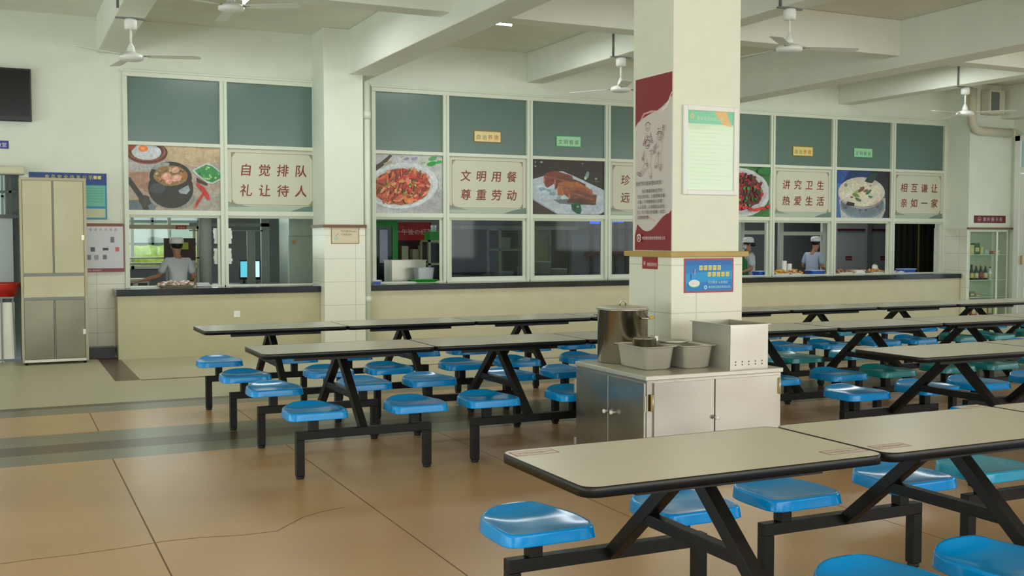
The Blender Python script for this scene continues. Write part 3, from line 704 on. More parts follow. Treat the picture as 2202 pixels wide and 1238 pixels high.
for i, pts in enumerate(([(260, 400), (320, 350), (480, 315), (800, 400), (830, 500), (520, 520), (330, 650), (290, 620), (255, 520)], [(460, 430), (600, 400), (880, 480), (1060, 560), (1070, 620), (560, 600), (470, 690)], [(520, 550), (640, 520), (900, 520), (1200, 680), (1200, 740), (700, 740), (620, 790), (520, 790)], [(610, 640), (820, 620), (1050, 640), (1230, 760), (900, 800), (740, 840), (650, 780), (610, 740)], [(740, 700), (900, 680), (1180, 770), (1285, 765), (1265, 970), (1100, 960), (760, 860), (735, 800)])):
    Pg(pts, ((128, 62, 50), (108, 60, 44), (168, 100, 56), (150, 82, 56), (118, 70, 48))[i]); cx = sum(p[0] for p in pts)/len(pts); cy = sum(p[1] for p in pts)/len(pts)
    A.line([(X(pts[0][0]), Z(pts[0][1]+30)), (X(cx), Z(cy-20)), (X(cx+200), Z(cy+50))], .02, (150, 92, 66)); A.line([(X(pts[0][0]+10), Z(pts[0][1]+60)), (X(pts[0][0]+6), Z(pts[0][1]+160))], .025, (190, 116, 90)); A.line([(X(cx-60), Z(cy+30)), (X(cx+220), Z(cy+90))], .012, (84, 48, 36))
Pg([(740, 850), (1000, 850), (1100, 900), (1265, 960), (1200, 975), (700, 930)], (84, 54, 36))
Pg([(780, 960), (880, 930), (960, 960), (985, 1080), (960, 1155), (900, 1150), (800, 1080)], (30, 92, 60)); E(910, 1010, 16, 22, (150, 190, 160)); E(850, 1030, 20, 60, (20, 66, 44), .2)
A.build('food_poster', loc, **kw).data.materials[0] = M_foodprint
# chilli beef, partly behind the column
A, w, loc, kw = food(10.08, 11.39, 'food poster of beef with red chillies and green peppers right of the column')
A.rect(0, 0, w, PH, (60, 120, 60)); A.ell(w*.5, .38, .62, .40, (206, 206, 210)); A.ell(w*.5, .38, .56, .35, (190, 190, 194))
cs = [(110, 48, 38), (84, 36, 30), (140, 70, 54), (60, 30, 26), (196, 36, 36), (216, 50, 44), (160, 96, 70), (170, 50, 44), (44, 20, 20)]
A.ell(w*.5, .40, .48, .30, (96, 40, 32), 0, 30, .05); A.scatter(190, w*.5, .40, .47, .29, cs, .02, .06, 0, .3); A.scatter(22, w*.55, .34, .42, .2, [(50, 160, 70), (90, 190, 90), (20, 110, 50)], .02, .035, 0, .7)
for i in range(8): A.ell(.35+i*.12, .14+.03*math.sin(i), .06, .028, (220, 40, 40), random.uniform(-.4, .4), 12)
A.ell(w-.10, PH-.06, .16, .07, (40, 120, 56), .1)
A.build('food_poster', loc, **kw).data.materials[0] = M_foodprint
# white soup
A, w, loc, kw = food(12.69, 14.01, 'food poster of creamy white soup in a pot on a dark blue background')
X = lambda p: (p-80)/1020*w
Z = lambda p: PH*(1-(p-140)/900)
def E(cx, cy, rx, ry, c, rot=0, n=28, wob=0): A.ell(X(cx), Z(cy), rx/1020*w, ry/900*PH, c, rot, n, wob)
A.rect(0, 0, w, PH, (40, 60, 110)); Pg([(80, 140), (330, 140), (150, 500), (80, 1040)], (54, 90, 160)); Pg([(740, 140), (1100, 140), (1100, 1040), (1000, 1040), (1020, 600), (800, 400)], (40, 30, 40)); Pg([(80, 400), (180, 400), (180, 1040), (80, 1040)], (76, 116, 176))
Pg([(150, 700), (1020, 650), (1020, 900), (960, 1040), (190, 1040)], (186, 186, 180)); E(590, 800, 420, 260, (130, 146, 160)); E(590, 780, 400, 230, (106, 120, 134)); E(590, 900, 300, 120, (120, 132, 144))
E(570, 560, 440, 300, (206, 204, 190)); E(575, 575, 425, 270, (90, 60, 60)); E(572, 565, 425, 268, (214, 206, 188)); E(560, 590, 370, 215, (220, 212, 192))
Pg([(300, 730), (440, 760), (430, 830), (280, 800)], (50, 44, 48)); E(270, 420, 32, 35, (130, 150, 124)); Pg([(620, 340), (700, 200), (880, 170), (820, 300), (760, 370), (680, 360)], (44, 70, 62))
for p, q, r, c in ((480, 540, 60, (150, 180, 80)), (570, 480, 45, (90, 160, 80)), (470, 610, 70, (120, 140, 80)), (700, 540, 60, (70, 120, 80)), (740, 640, 50, (80, 130, 90)), (500, 690, 60, (100, 120, 80)), (560, 500, 70, (130, 90, 60)), (380, 650, 26, (130, 40, 50)), (730, 420, 20, (150, 60, 50)), (640, 520, 50, (140, 90, 80))): E(p, q, r, r*.5, c, random.uniform(-.6, .6), 10, .2)
for p, q, r in ((570, 600, 62), (650, 670, 58), (800, 680, 50), (840, 500, 80)): E(p, q, r, r, (226, 218, 190), 0, 14, .08)
for p, q in ((540, 895), (650, 890), (870, 830), (280, 850)): E(p, q, 30, 18, (110, 80, 90))
A.build('food_poster', loc, **kw).data.materials[0] = M_foodprint
# small plaques on the upper panes
def plaque(px0, px1, py0, py1, txt, c0, c1, ink, label):
    a = at(px0, py1, Y=YW-.01); b = at(px1, py0, Y=YW-.01); w = b.x-a.x; h = b.z-a.z
    h = .165
    A = Art(w, h, c1, .006); A.rect(.012, .012, w-.012, h-.012, c0)
    s = (w-.06)/4
    for i, ch in enumerate(txt): A.text(ch, .035+i*s, .045, s*.82, ink[i])
    A.build('window_plaque', (a.x, YW-.008, a.z), label=label, cat='sign', group='small plaques on the upper window panes')
dk = (70, 80, 60); rd = (160, 74, 50); gr = (60, 120, 60)
plaque(1019, 1078, 287, 305, '自治养德', (232, 212, 148), (150, 104, 44), (dk, dk, rd, rd), 'yellow plaque above the slogan panel left of the sliced pork poster')
plaque(1196, 1250, 297, 315, '文明餐桌', (170, 220, 180), (70, 160, 110), (dk, dk, gr, gr), 'green plaque above the sliced pork poster')
plaque(1705, 1749, 320, 335, '自治养德', (226, 208, 130), (150, 120, 50), (dk, dk, rd, rd), 'yellow plaque on the upper pane right of the column')
plaque(1836, 1877, 323, 338, '文明餐桌', (160, 214, 174), (70, 150, 100), (dk, dk, gr, gr), 'green plaque above the white soup poster')

# ================================================================== canteen tables
def seat_mesh(m, name):
    n = 40; HW = .180; HD = .170; rings = []
    def out(t, k):
        c, s = math.cos(t), math.sin(t); e = 3.6 if s > 0 else 8
        r = (abs(c)**e+abs(s)**e)**(-1/e); x = HW*r*c; y = HD*r*s
        if s > 0: x *= 1-.06*s
        return x*k, y*k
    def top(x, y):
        u, v = x/HW, y/HD; hump = math.exp(-(u*1.15)**4)
        return .430+.024*max(0, v)**2*hump-.014*(1-v**4)*(1-u**4)-.004*u*u*max(0, v)-.004*max(0, -v)**2
    bm = bmesh.new(); R = []
    for k in (.12, .3, .48, .66, .82, .93, .98, 1.0):
        rg = []
        for i in range(n):
            x, y = out(2*PI*i/n, k); z = top(x, y)-(0.0 if k < .97 else .0012 if k < .99 else .006)
            rg.append(bm.verts.new((x, y, z)))
        R.append(rg)
    for k, dz in ((1.006, .012), (1.03, .050), (1.032, .054)):
        rg = []
        for i in range(n):
            x, y = out(2*PI*i/n, 1); z = top(x, y)-dz; rg.append(bm.verts.new((x*k, y*k, .432-dz if dz > .04 else z)))
        R.append(rg)
    for k in (1.0, .93):
        rg = []
        for i in range(n):
            x, y = out(2*PI*i/n, k); rg.append(bm.verts.new((x, y,   .380 if k == 1.0 else .39)))
        R.append(rg)
    for a, b in zip(R, R[1:]):
        for i in range(n): bm.faces.new([a[i], a[(i+1) % n], b[(i+1) % n], b[i]])
    bm.faces.new(R[0][::-1]); bm.faces.new(R[-1])
    bmesh.ops.recalc_face_normals(bm, faces=bm.faces)
    for f in bm.faces: f.smooth = True
    me = bpy.data.meshes.new(name); bm.to_mesh(me); bm.free(); me.materials.append(m); return me
SEAT = {'b': seat_mesh(M_blue, 'seat_blue'), 't': seat_mesh(M_teal, 'seat_teal'), 'l': seat_mesh(M_lteal, 'seat_light_teal')}
PITCH_T, TL, TW = 1.157, 1.149, .60
def rrect(l, w, r, n=5):
    P = []
    for cx, cy, a in ((l/2-r, w/2-r, 0), (-l/2+r, w/2-r, PI/2), (-l/2+r, -w/2+r, PI), (l/2-r, -w/2+r, 3*PI/2)):
        for i in range(n+1): P.append((cx+r*math.cos(a+i*PI/2/n), cy+r*math.sin(a+i*PI/2/n)))
    return P
def make_table():
    t = thing('canteen_table', 'x', 'canteen table', (0, 0, 0), 0, 'canteen tables with fixed stools')
    top = MB().prism(rrect(TL-.006, TW-.008, .046), .713, .7405, M_lam).build('tabletop', t)
    e = MB(); a = rrect(TL, TW, .05); n = len(a)
    prof = [(0, .709), (.0, .738), (-.003, .7412), (-.005, .7402), (-.005, .711), (0, .709)]
    rings = []
    for off, z in prof[:-1]:
        b = rrect(TL+2*off, TW+2*off, .05+off); rings.append([e.bm.verts.new((p[0], p[1], z)) for p in b])
    fs = []
    for k in range(len(rings)):
        A_, B_ = rings[k], rings[(k+1) % len(rings)]
        for i in range(n): fs.append(e.bm.faces.new([A_[i], A_[(i+1) % n], B_[(i+1) % n], B_[i]]))
    e._fin(fs, M_edge, True); e.build('edge_band', top)
    r = MB()
    for y in (-.21, .21): r.box(-.36, y-.02, .683, .36, y+.02, .712, M_blackm)
    r.box(-.03, -.19, .678, .03, .19, .7115, M_blackm)
    r.build('top_rail', t)
    for s in (-1, 1):
        MB().bar((0, s*.028, .684), (0, s*.512, .265), .05, .05, M_blackm, up=(1, 0, 0)).build('a_frame_leg', t, bevel=.003)
    MB().box(-.022, -.275, .435, .022, .275, .478, M_blackm).build('cross_bar', t, bevel=.003)
    for s in (-1, 1):
        b = MB().box(-.411-.025, s*.536-.025, .239, .411+.025, s*.536+.025, .289, M_blackm).build('seat_beam', t, bevel=.003)
        for q in (-1, 1):
            lg = MB().box(q*.411-.025, s*.536-.025, .018, q*.411+.025, s*.536+.025, .239, M_blackm).build('post', t, bevel=.003)
            MB().lathe([(.022, 0), (.026, .004), (.026, .018)], M_rubber, (q*.411, s*.536, 0), 14).build('rubber_foot', lg)
            MB().box(q*.326-.027, s*.536-.027, .289, q*.326+.027, s*.536+.027, .402, M_blackm).build('seat_stem', t, bevel=.003)
            so = bpy.data.objects.new('seat', SEAT['b']); COL.objects.link(so); so.parent = t
            so.location = (q*.326, s*.536, 0); so.rotation_euler = (0, 0, 0)
    MB().lathe([(.024, 0), (.022, -.002)], M_whitep, (.05, -.5612, .262), 20, 'Y', sx=1.25, sy=.8).build('maker_sticker', t)
    return t
ROWS = {0: (2.075, 2.965, 3), 1: (5.565, 5.045, 3), 2: (2.02, 6.93, 7), 3: (1.98, 8.80, 9)}
seatcol = {}   # (row, index, side_x, side_y) -> kind
seatcol[(0, 1, 1, 1)] = 'b'; seatcol[(0, 2, -1, 1)] = 'l'
for k in ((2, 4, -1, -1, 't'), (2, 4, 1, -1, 't'), (2, 4, -1, 1, 't'), (2, 3, 1, 1, 'l'), (2, 4, 1, 1, 'l'), (2, 5, -1, -1, 't'), (2, 5, 1, -1, 'l'), (3, 6, 1, -1, 't'), (3, 7, -1, -1, 't'), (3, 7, 1, -1, 't'), (3, 6, -1, 1, 'l'), (3, 5, -1, 1, 'l'), (2, 6, -1, -1, 't'), (1, 2, -1, -1, 't')): seatcol[k[:4]] = k[4]
TLAB = {
 (0, 0): 'canteen table nearest the camera, its cream top carrying a worn sticker on the left corner',
 (0, 1): 'canteen table in the nearest row, joined on the right of the frontmost table',
 (0, 2): 'canteen table in the nearest row at the right picture edge with a light teal stool',
 (1, 0): 'canteen table right of the steel cabinet, left end of the second row, blue stools',
 (1, 1): 'canteen table of the second row, second from its left end',
 (1, 2): 'canteen table of the second row cut off by the right picture edge',
 (2, 0): 'canteen table at the left end of the third row with a sticker on its beam',
 (2, 1): 'canteen table of the third row, just left of the low steel cabinet',
 (2, 2): 'canteen table of the third row hidden behind the stockpot and column',
 (2, 3): 'canteen table of the third row, first one showing right of the column',
 (2, 4): 'canteen table of the third row with mostly teal stools',
 (2, 5): 'canteen table of the third row, sixth from its left end',
 (2, 6): 'canteen table of the third row cut off by the right picture edge',
 (3, 0): 'canteen table at the left end of the rearmost row near the counter',
 (3, 1): 'canteen table of the rearmost row standing in front of the wall pilaster',
 (3, 2): 'canteen table of the rearmost row, third from its left end',
 (3, 3): 'canteen table of the rearmost row mostly hidden behind the column',
 (3, 4): 'canteen table of the rearmost row, first one showing right of the column',
 (3, 5): 'canteen table of the rearmost row, sixth from its left end',
 (3, 6): 'canteen table of the rearmost row, seventh from its left end',
 (3, 7): 'canteen table of the rearmost row with teal front stools near the right edge',
 (3, 8): 'canteen table of the rearmost row cut off by the right picture edge'}
proto = make_table(); first = True
for r, (x0, y, n) in ROWS.items():
    for k in range(n):
        t = proto if first else copy_tree(proto); first = False
        p = 1.150 if r == 3 else PITCH_T
        t.location = (x0+k*p, y, 0); t['label'] = TLAB[(r, k)]
        for c in list(t.children):
            base = c.name.split('.')[0]
            if base == 'seat':
                key = (r, k, 1 if c.location.x > 0 else -1, 1 if c.location.y > 0 else -1)
                if key in seatcol:
                    c.data = SEAT[seatcol[key]]; c['label'] = 'teal seat' if seatcol[key] == 't' else 'light teal seat'
            if (r, k) == (2, 2) and (base in ('seat_stem', 'post', 'seat_beam', 'maker_sticker', 'seat')):
                # this module stands against the column: its near bench is left off
                ys = c.location.y if base == 'seat' else sum(v.co.y for v in c.data.vertices)/len(c.data.vertices)
                if ys < 0:
                    for g in list(c.children): bpy.data.objects.remove(g)
                    bpy.data.objects.remove(c)
            elif base == 'maker_sticker' and r in (0, 3): bpy.data.objects.remove(c)
# printed stickers on the front tables
tabs = {}
for o in S.objects:
    if o.name.split('.')[0] == 'canteen_table': tabs[o['label']] = o
T00, T01, T02 = (tabs[TLAB[(0, i)]] for i in range(3))
for tb, px, w, d in ((T00, (1112, 981), .16, .07), (T00, (1795, 977), .17, .06), (T01, (1892, 966), .15, .06), (T01, (2090, 878), .15, .07)):
    q = at(px[0], px[1], Z=.741); A = Art(w, d, (210, 198, 182), .0003)
    A.rect(.003, .003, w-.003, d-.003, (212, 205, 186)); A.rect(.004, .004, w-.004, d-.004, (226, 216, 206)); A.line([(0, .003), (w, .003)], .004, (176, 104, 92)); A.line([(0, d-.003), (w, d-.003)], .004, (176, 110, 98)); A.line([(.003, 0), (.003, d)], .004, (176, 104, 92)); A.line([(w-.003, 0), (w-.003, d)], .004, (176, 104, 92))
    A.text('文明就餐', .012, d*.32, .026, (180, 150, 140)); A.line([(w*.7, d*.4), (w*.95, d*.6)], .005, (170, 150, 140))
    me = A.bm
    for v in me.verts: v.co = Vector((v.co.x, v.co.z, -v.co.y))
    x = min(q.x-tb.location.x, TL/2-w-.01)
    A.build('table_sticker', (x, q.y-tb.location.y, .7412), parent=tb, label='worn paper sticker')

# ================================================================== low steel cabinet with cookware
lc = thing('steel_cabinet', 'low stainless steel cabinet in front of the column', 'cabinet', (3.36, 5.26, 0))
foot = [(0, 0), (1.0, 0), (1.0, .72), (.645, .72), (.645, .86), (0, .86)]
MB().prism([(.012, .012), (.988, .012), (.988, .71), (.636, .71), (.636, .85), (.012, .85)], .03, .632, M_steel).build('body', lc)
MB().prism(foot, .632, .66, M_steeld).build('countertop', lc, bevel=.004)
MB().box(.03, .03, 0, .97, .69, .03, M_black).build('plinth', lc)
for x0, x1, kx in ((.055, .48, None), (.487, .965, None)):
    d = MB().box(x0, -.002, .045, x1, .012, .618, M_steel).build('door', lc, bevel=.002)
k = at(1539, 897, Y=5.25); MB().lathe([(.006, 0), (.006, -.018), (.013, -.022), (.013, -.034), (.004, -.037)], M_whitep, (k.x-3.36, -.002, k.z), 14, 'Y').build('knob', lc)
for y0, y1 in ((.02, .425), (.432, .84)):
    MB().box(-.002, y0, .045, .012, y1, .618, M_steel).build('door', lc, bevel=.002)
for px, py in ((1306, 883), (1321, 886)):
    k = at(px, py, X=3.355); MB().lathe([(.006, 0), (.006, -.018), (.012, -.022), (.012, -.032), (.004, -.035)], M_whitep, (-.002, k.y-5.26, k.z), 14, 'X').build('knob', lc)
for x, z in ((.03, .50), (.955, .55)): MB().box(x, -.006, z-.05, x+.022, -.001, z+.05, M_gold).cyl((x+.011, -.008, z-.05), .005, .1, M_steeld, n=8).build('hinge', lc, label='brass coloured hinge')
for y, z in ((.01, .5), (.85, .12), (.85, .5)): MB().box(-.006, y-.01, z-.045, -.001, y+.01, z+.045, M_steeld).build('hinge', lc)
ZT = .66
# stock pot
c = Vector((3.633, 5.975, ZT))
pot = thing('stockpot', 'tall stainless stockpot with flat lid on the left of the low cabinet', 'pot', c)
MB().lathe([(.001, 0), (.155, 0), (.163, .008), (.163, .335), (.172, .34), (.172, .348), (.160, .348), (.160, .02), (.001, .02)], M_steel, n=48).build('body', pot)
lid = MB().lathe([(.001, .352), (.12, .350), (.172, .349), (.176, .353), (.168, .356), (.12, .362), (.001, .365)], M_steeld, n=48).build('lid', pot)
MB().tube([(-.022, 0, .362), (-.02, 0, .392), (0, 0, .400), (.02, 0, .392), (.022, 0, .362)], .005, M_steel).build('lid_handle', lid)
for a in (math.radians(-62), math.radians(118)):
    h = MB(); r = .163; p = lambda da, rr, z: (rr*math.cos(a+da), rr*math.sin(a+da), z)
    h.tube([p(-.3, r, .29), p(-.3, r+.035, .292), p(-.22, r+.05, .293), p(.22, r+.05, .293), p(.3, r+.035, .292), p(.3, r, .29)], .006, M_steel)
    h.build('handle', pot)
a = math.radians(-62); MB().tube([((.163+.05)*math.cos(a-.12), (.163+.05)*math.sin(a-.12), .294), ((.163+.05)*math.cos(a+.12), (.163+.05)*math.sin(a+.12), .294)], .009, mat('yellow_tape', (206, 170, 60), .5)).build('grip_tape', pot, label='yellow tape on the handle')
def gn_pan(name, x0, x1, y0, y1, h, label):
    t = thing(name, label, 'steel pan', ((x0+x1)/2, (y0+y1)/2, ZT)); w, d = (x1-x0), (y1-y0)
    b = MB(); rings = []
    for ins, z in ((.035, .0), (.018, .012), (.004, h-.01), (0, h-.003), (-.014, h), (-.014, h-.003+.006), (.002, h+.002), (.008, h-.01), (.024, .016), (.04, .008)):
        P = rrect(w-2*ins, d-2*ins, .03); rings.append([b.bm.verts.new((p[0], p[1], z)) for p in P])
    n = len(rings[0]); fs = []
    for A_, B_ in zip(rings, rings[1:]):
        for i in range(n): fs.append(b.bm.faces.new([A_[i], A_[(i+1) % n], B_[(i+1) % n], B_[i]]))
    fs.append(b.bm.faces.new(rings[0][::-1])); fs.append(b.bm.faces.new(rings[-1])); b._fin(fs, M_steeld, True)
    b.build('pan', t); return t
gn_pan('food_pan', 3.475, 3.70, 5.46, 5.80, .142, 'deep steel food pan in front of the stockpot with a small pan inside')
gn_pan('food_pan', 3.735, 3.955, 5.42, 5.80, .142, 'deep steel food pan with a shallow dish, between the other pan and the tall box')
sp = thing('small_saucepan', 'small round steel pan resting inside the left food pan', 'saucepan', (3.60, 5.66, ZT+.01))
MB().lathe([(.001, 0), (.068, 0), (.073, .006), (.073, .168), (.078, .172), (.070, .172), (.069, .01), (.001, .01)], M_steel, n=32).build('body', sp)
MB().box(.06, -.03, .15, .085, .03, .185, M_steeld).build('clip_handle', sp, bevel=.004)
fd = thing('shallow_dish', 'shallow steel dish lying on the right food pan', 'dish', (3.815, 5.66, ZT+.1435))
MB().lathe([(.001, 0), (.085, 0), (.10, .016), (.104, .016), (.088, -.001+.003), (.001, .004)], M_steeld, n=32).build('dish', fd)
sb = thing('steel_box', 'tall square stainless box with rows of small holes on the right of the low cabinet', 'steel box', (3.985, 5.30, ZT))
b = MB(); w, d, h = .285, .40, .27; t = .004
b.box(0, 0, 0, w, t, h, M_steel).box(0, d-t, 0, w, d, h, M_steeld).box(0, t, 0, t, d-t, h, M_steeld).box(w-t, t, 0, w, d-t, h, M_steel).box(t, t, 0, w-t, d-t, t, M_steeld)
b.box(-.012, -.012, h, w+.012, 0, h+.004, M_steeld).box(-.012, d, h, w+.012, d+.012, h+.004, M_steeld).box(-.012, 0, h, 0, d, h+.004, M_steeld).box(w, 0, h, w+.012, d, h+.004, M_steeld)
b.build('box_body', sb)
hb = MB()
for i in range(5):
    for z in (.028, .046): hb.cyl((.04+i*.05, -.001, z), .0045, .001, M_black, 'Y', 8)
hb.build('drain_holes', sb)

# ================================================================== tall cabinet at the left wall
tc = thing('tall_cabinet', 'tall pale steel locker cabinet beside the entrance door', 'cabinet', (.19, 13.5, 0))
TWd = .71; TH = 2.16
MB().box(0, .02, .05, TWd, .45, TH, M_steelp).build('body', tc, bevel=.006)
M_aged = mat('aged_steel_frame', (158, 150, 124), .4, .4)
fr = MB(); fr.box(0, 0, .03, .022, .03, TH, M_aged).box(TWd-.03, 0, .03, TWd, .03, TH, M_aged).box(.022, 0, TH-.03, TWd-.03, .03, TH, M_aged).box(.022, 0, 1.03, TWd-.03, .028, 1.055, M_grey).box(.022, 0, .755, TWd-.03, .028, .775, M_grey).box(.022, 0, .03, TWd-.03, .03, .06, M_steeld)
fr.build('face_frame', tc)
mid = .348
M_lowd = mat('lower_door_steel', (112, 110, 92), .28, .9, noise=.15, nscale=2.2, bump=.3, bscale=2)
for x0, x1 in ((.028, mid-.008), (mid+.008, TWd-.036)):
    MB().box(x0, .004, 1.06, x1, .022, TH-.035, M_steelp).build('door', tc, bevel=.003, label='pale cream upper door')
    d = MB().box(x0, .004, .065, x1, .022, .75, M_lowd).build('door', tc, bevel=.003, label='dark steel lower door')
MB().box(.028, .004, .78, TWd-.036, .022, 1.025, M_steelp).build('drawer_panel', tc, bevel=.003)
MB().box(mid-.006, -.002, 1.06, mid+.006, .02, TH-.035, M_grey).box(mid-.006, -.002, .065, mid+.006, .02, .75, M_grey).build('centre_strip', tc)
MB().box(TWd-.06, -.012, 1.44, TWd-.03, .004, 1.50, M_steeld).build('latch', tc); MB().box(TWd-.06, -.012, .34, TWd-.03, .004, .40, M_steeld).build('latch', tc)
for x in (.03, TWd-.05):
    for y in (.04, .41): MB().cyl((x+.01, y, 0), .018, .05, M_black, n=10).build('foot', tc)

# ================================================================== ceiling fans and tubes
def fan(x, y, z, top, ang, label, pitch=.0):
    t = thing('ceiling_fan', label, 'ceiling fan', (x, y, z), 0, 'ceiling fans')
    MB().lathe([(.001, -.045), (.09, -.045), (.125, -.03), (.13, -.005), (.11, .02), (.05, .035), (.03, .05), (.001, .05)], M_white, n=28).build('motor_housing', t)
    MB().lathe([(.045, .04), (.035, .09), (.014, .13), (.012, .14)], M_white, n=20).build('lower_canopy', t)
    h = top-z
    MB().cyl((0, 0, .13), .012, h-.24, M_white, n=12).build('down_rod', t)
    MB().lathe([(.04, h-.12), (.062, h-.11), (.064, h-.03), (.055, h-.014)], M_white, n=20).build('upper_canopy', t)
    MB().box(-.15, -.015, h-.014, .15, .015, h-.002, M_grey).build('hanger_bar', t)
    for k in range(3):
        a = ang+k*2*PI/3; b = MB()
        d = Vector((math.cos(a), math.sin(a), 0)); s = Vector((-math.sin(a), math.cos(a), 0))
        b.bar(d*.09+Vector((0, 0, .0)), d*.2, .035, .006, M_grey)
        vs = []
        st = [(.16, .045), (.22, .055), (.45, .06), (.66, .065), (.695, .05), (.705, .02)]
        for r, w in st:
            for q in (-1, 1):
                for zt in (-.0015, .0015): vs.append(b.bm.verts.new(d*r+s*(q*w)+Vector((0, 0, zt-q*w*.13-r*.01))))
        fs = []
        for i in range(len(st)-1):
            o = i*4; p = o+4
            fs += [b.bm.faces.new([vs[o+1], vs[o+3], vs[p+3], vs[p+1]]), b.bm.faces.new([vs[o], vs[p], vs[p+2], vs[o+2]]), b.bm.faces.new([vs[o], vs[o+1], vs[p+1], vs[p]]), b.bm.faces.new([vs[o+2], vs[p+2], vs[p+3], vs[o+3]])]
        fs += [b.bm.faces.new([vs[0], vs[2], vs[3], vs[1]]), b.bm.faces.new([vs[-4], vs[-3], vs[-1], vs[-2]])]
        b._fin(fs, M_white, False); b.build('fan_blade', t)
    return t
def fanat(px, py, z): p = at(px, py, Z=z); return p.x, p.y, z
fan(*fanat(282, 121, 3.33), 3.72, math.radians(-22), 'white ceiling fan above the left pair of serving windows')
fan(*fanat(1697, 103, 3.33), 3.72, math.radians(-20), 'white ceiling fan large and close, just right of the column')
fan(*fanat(1335, 190, 3.33), 3.72, math.radians(245), 'white ceiling fan peeking out left of the column')
fan(*fanat(2075, 243, 3.33), 3.72, math.radians(-55), 'white ceiling fan in the far right corner near the bent pipe')
fan(*fanat(497, 15, 3.76), ZC, math.radians(-33), 'ceiling fan at the top picture edge near the bright tube')
# conduits that feed the fans, on the beam sides
for (px, py0, py1, X, Z1, lab) in ((1318, 75, 127, 6.915, 3.72, 'thin grey conduit on the beam above the fan left of the column'), (2060, 145, 183, 12.775, 3.72, 'thin grey conduit on the beam above the fan in the far right corner'), (253, 0, 33, 1.07, 3.72, 'thin grey conduit on the beam above the leftmost fan'), (1677, 0, 17, 6.915, 3.72, 'thin grey conduit on the beam above the large fan right of the column')):
    q = at(px, py1, X=X)
    t = thing('cable_conduit', lab, 'conduit', (X, q.y, Z1)); MB().cyl((0, 0, 0), .012, ZC-Z1-.005, M_grey, n=8).build('conduit', t)
M_tube = mat('lit_tube', (240, 248, 255), .4, emit=9)
def tube_light(x, y, L, rz, label):
    t = thing('fluorescent_light', label, 'ceiling light', (x, y, ZC-.09), rz)
    MB().box(-L/2, -.035, .03, L/2, .035, .088, M_white).build('fitting', t)
    MB().lathe([(.014, -L/2+.02), (.014, L/2-.02)], M_tube, (0, 0, .0), 12, 'X').build('tube', t)
    MB().box(-L/2, -.015, -.016, -L/2+.02, .015, .04, M_white).box(L/2-.02, -.015, -.016, L/2, .015, .04, M_white).build('lamp_holder', t)
q = at(523, 8, Z=ZC-.09); tube_light(q.x, q.y-.62, 1.2, PI/2, 'lit fluorescent tube at the top picture edge, left half')
q = at(1103, 54, Z=ZC-.09); tube_light(q.x-.6, q.y, 1.2, 0, 'lit fluorescent tube on the ceiling right of the big beam')

# ================================================================== glass display cabinet (right corner)
gx0, gx1 = 15.305, 16.26
vc = thing('display_cabinet', 'tall glass display cabinet of seasonings in the right corner niche', 'display cabinet', (gx0, 13.56, 0)); w = gx1-gx0
MB().box(0, 0, 0, w, .36, .06, M_frame).box(0, 0, 1.58, w, .36, 1.62, M_frame).build('base_and_top', vc)
for x in (0, w-.02): MB().box(x, .0, .06, x+.02, .02, 1.58, M_frame).build('corner_post', vc)
MB().box(w*.69, -.012, .06, w*.69+.035, .0, 1.58, M_white).build('door_rail', vc)
MB().box(.02, .002, .06, w*.69, .008, 1.58, M_gglass).box(w*.69, .01, .06, w-.02, .016, 1.58, M_gglass).build('glass_door', vc)
MB().box(.005, .345, .06, w-.005, .355, 1.58, mat('cabinet_back_panel', (190, 198, 168), .4)).build('back_panel', vc)
SH = [.43, .73, 1.18]
for z in SH:
    MB().box(.02, .03, z-.012, w-.02, .34, z, mat('shelf_glass', (200, 222, 200), .15)).build('shelf', vc)
M_soy = mat('soy_sauce', (44, 26, 18), .12); M_capy = mat('yellow_cap', (206, 170, 50), .4); M_lab = mat('cream_label', (212, 206, 160), .5); M_capr = mat('red_cap', (170, 40, 36), .4)
M_oil = mat('golden_oil', (196, 160, 40), .15); M_gbox = mat('green_carton', (52, 92, 44), .5); M_ybox = mat('yellow_carton', (214, 196, 90), .5)
def bottle(x, y, z, h, body, cap, lab, grp, txt):
    t = thing('bottle', txt, 'bottle', (x, y, z), 0, grp)
    r = h*.14
    MB().lathe([(.001, 0), (r, 0), (r, h*.55), (r*.42, h*.74), (r*.38, h*.88), (.001, h*.88)], body, n=16).build('glass_body', t)
    MB().lathe([(r*.45, h*.88), (r*.45, h), (.001, h)], cap, n=12).build('cap', t)
    MB().lathe([(r+.001, h*.12), (r+.001, h*.45)], lab, n=16).build('label_wrap', t)
for i, (bo, ca, la, tx) in enumerate(((M_soy, M_black, M_ybox, 'dark bottle with black cap, first from the left on the middle glass shelf'), (M_soy, M_capy, M_lab, 'dark bottle with yellow cap, second from the left on the middle glass shelf'), (M_soy, M_capy, M_capr, 'dark bottle with red label, in the middle of the row on the middle glass shelf'), (M_soy, M_capy, M_lab, 'dark bottle with cream label, fourth from the left on the middle glass shelf'), (M_whitep, M_gbox, M_lab, 'pale bottle with dark green cap, beside the four dark bottles'))):
    bottle(gx0+.18+i*.115, 13.66, SH[1], .27 if i < 4 else .23, bo, ca, la, 'seasoning bottles on the middle shelf', tx)
bottle(gx0+.80, 13.66, SH[1], .13, M_whitep, M_black, M_lab, 'seasoning bottles on the middle shelf', 'short jar with black lid right of the door rail on the middle shelf')
def carton(name, x, z, w, h, m, lab, cat='carton', m2=None):
    t = thing(name, lab, cat, (x, 13.68, z)); MB().box(0, 0, 0, w, .09, h, m).build('pack', t, bevel=.003)
    MB().box(w*.15, -.002, h*.25, w*.85, .0, h*.6, m2 or M_lab).build('front_label', t)
carton('seasoning_carton', gx0+.16, SH[2], .10, .17, M_ybox, 'yellow seasoning carton on the top glass shelf')
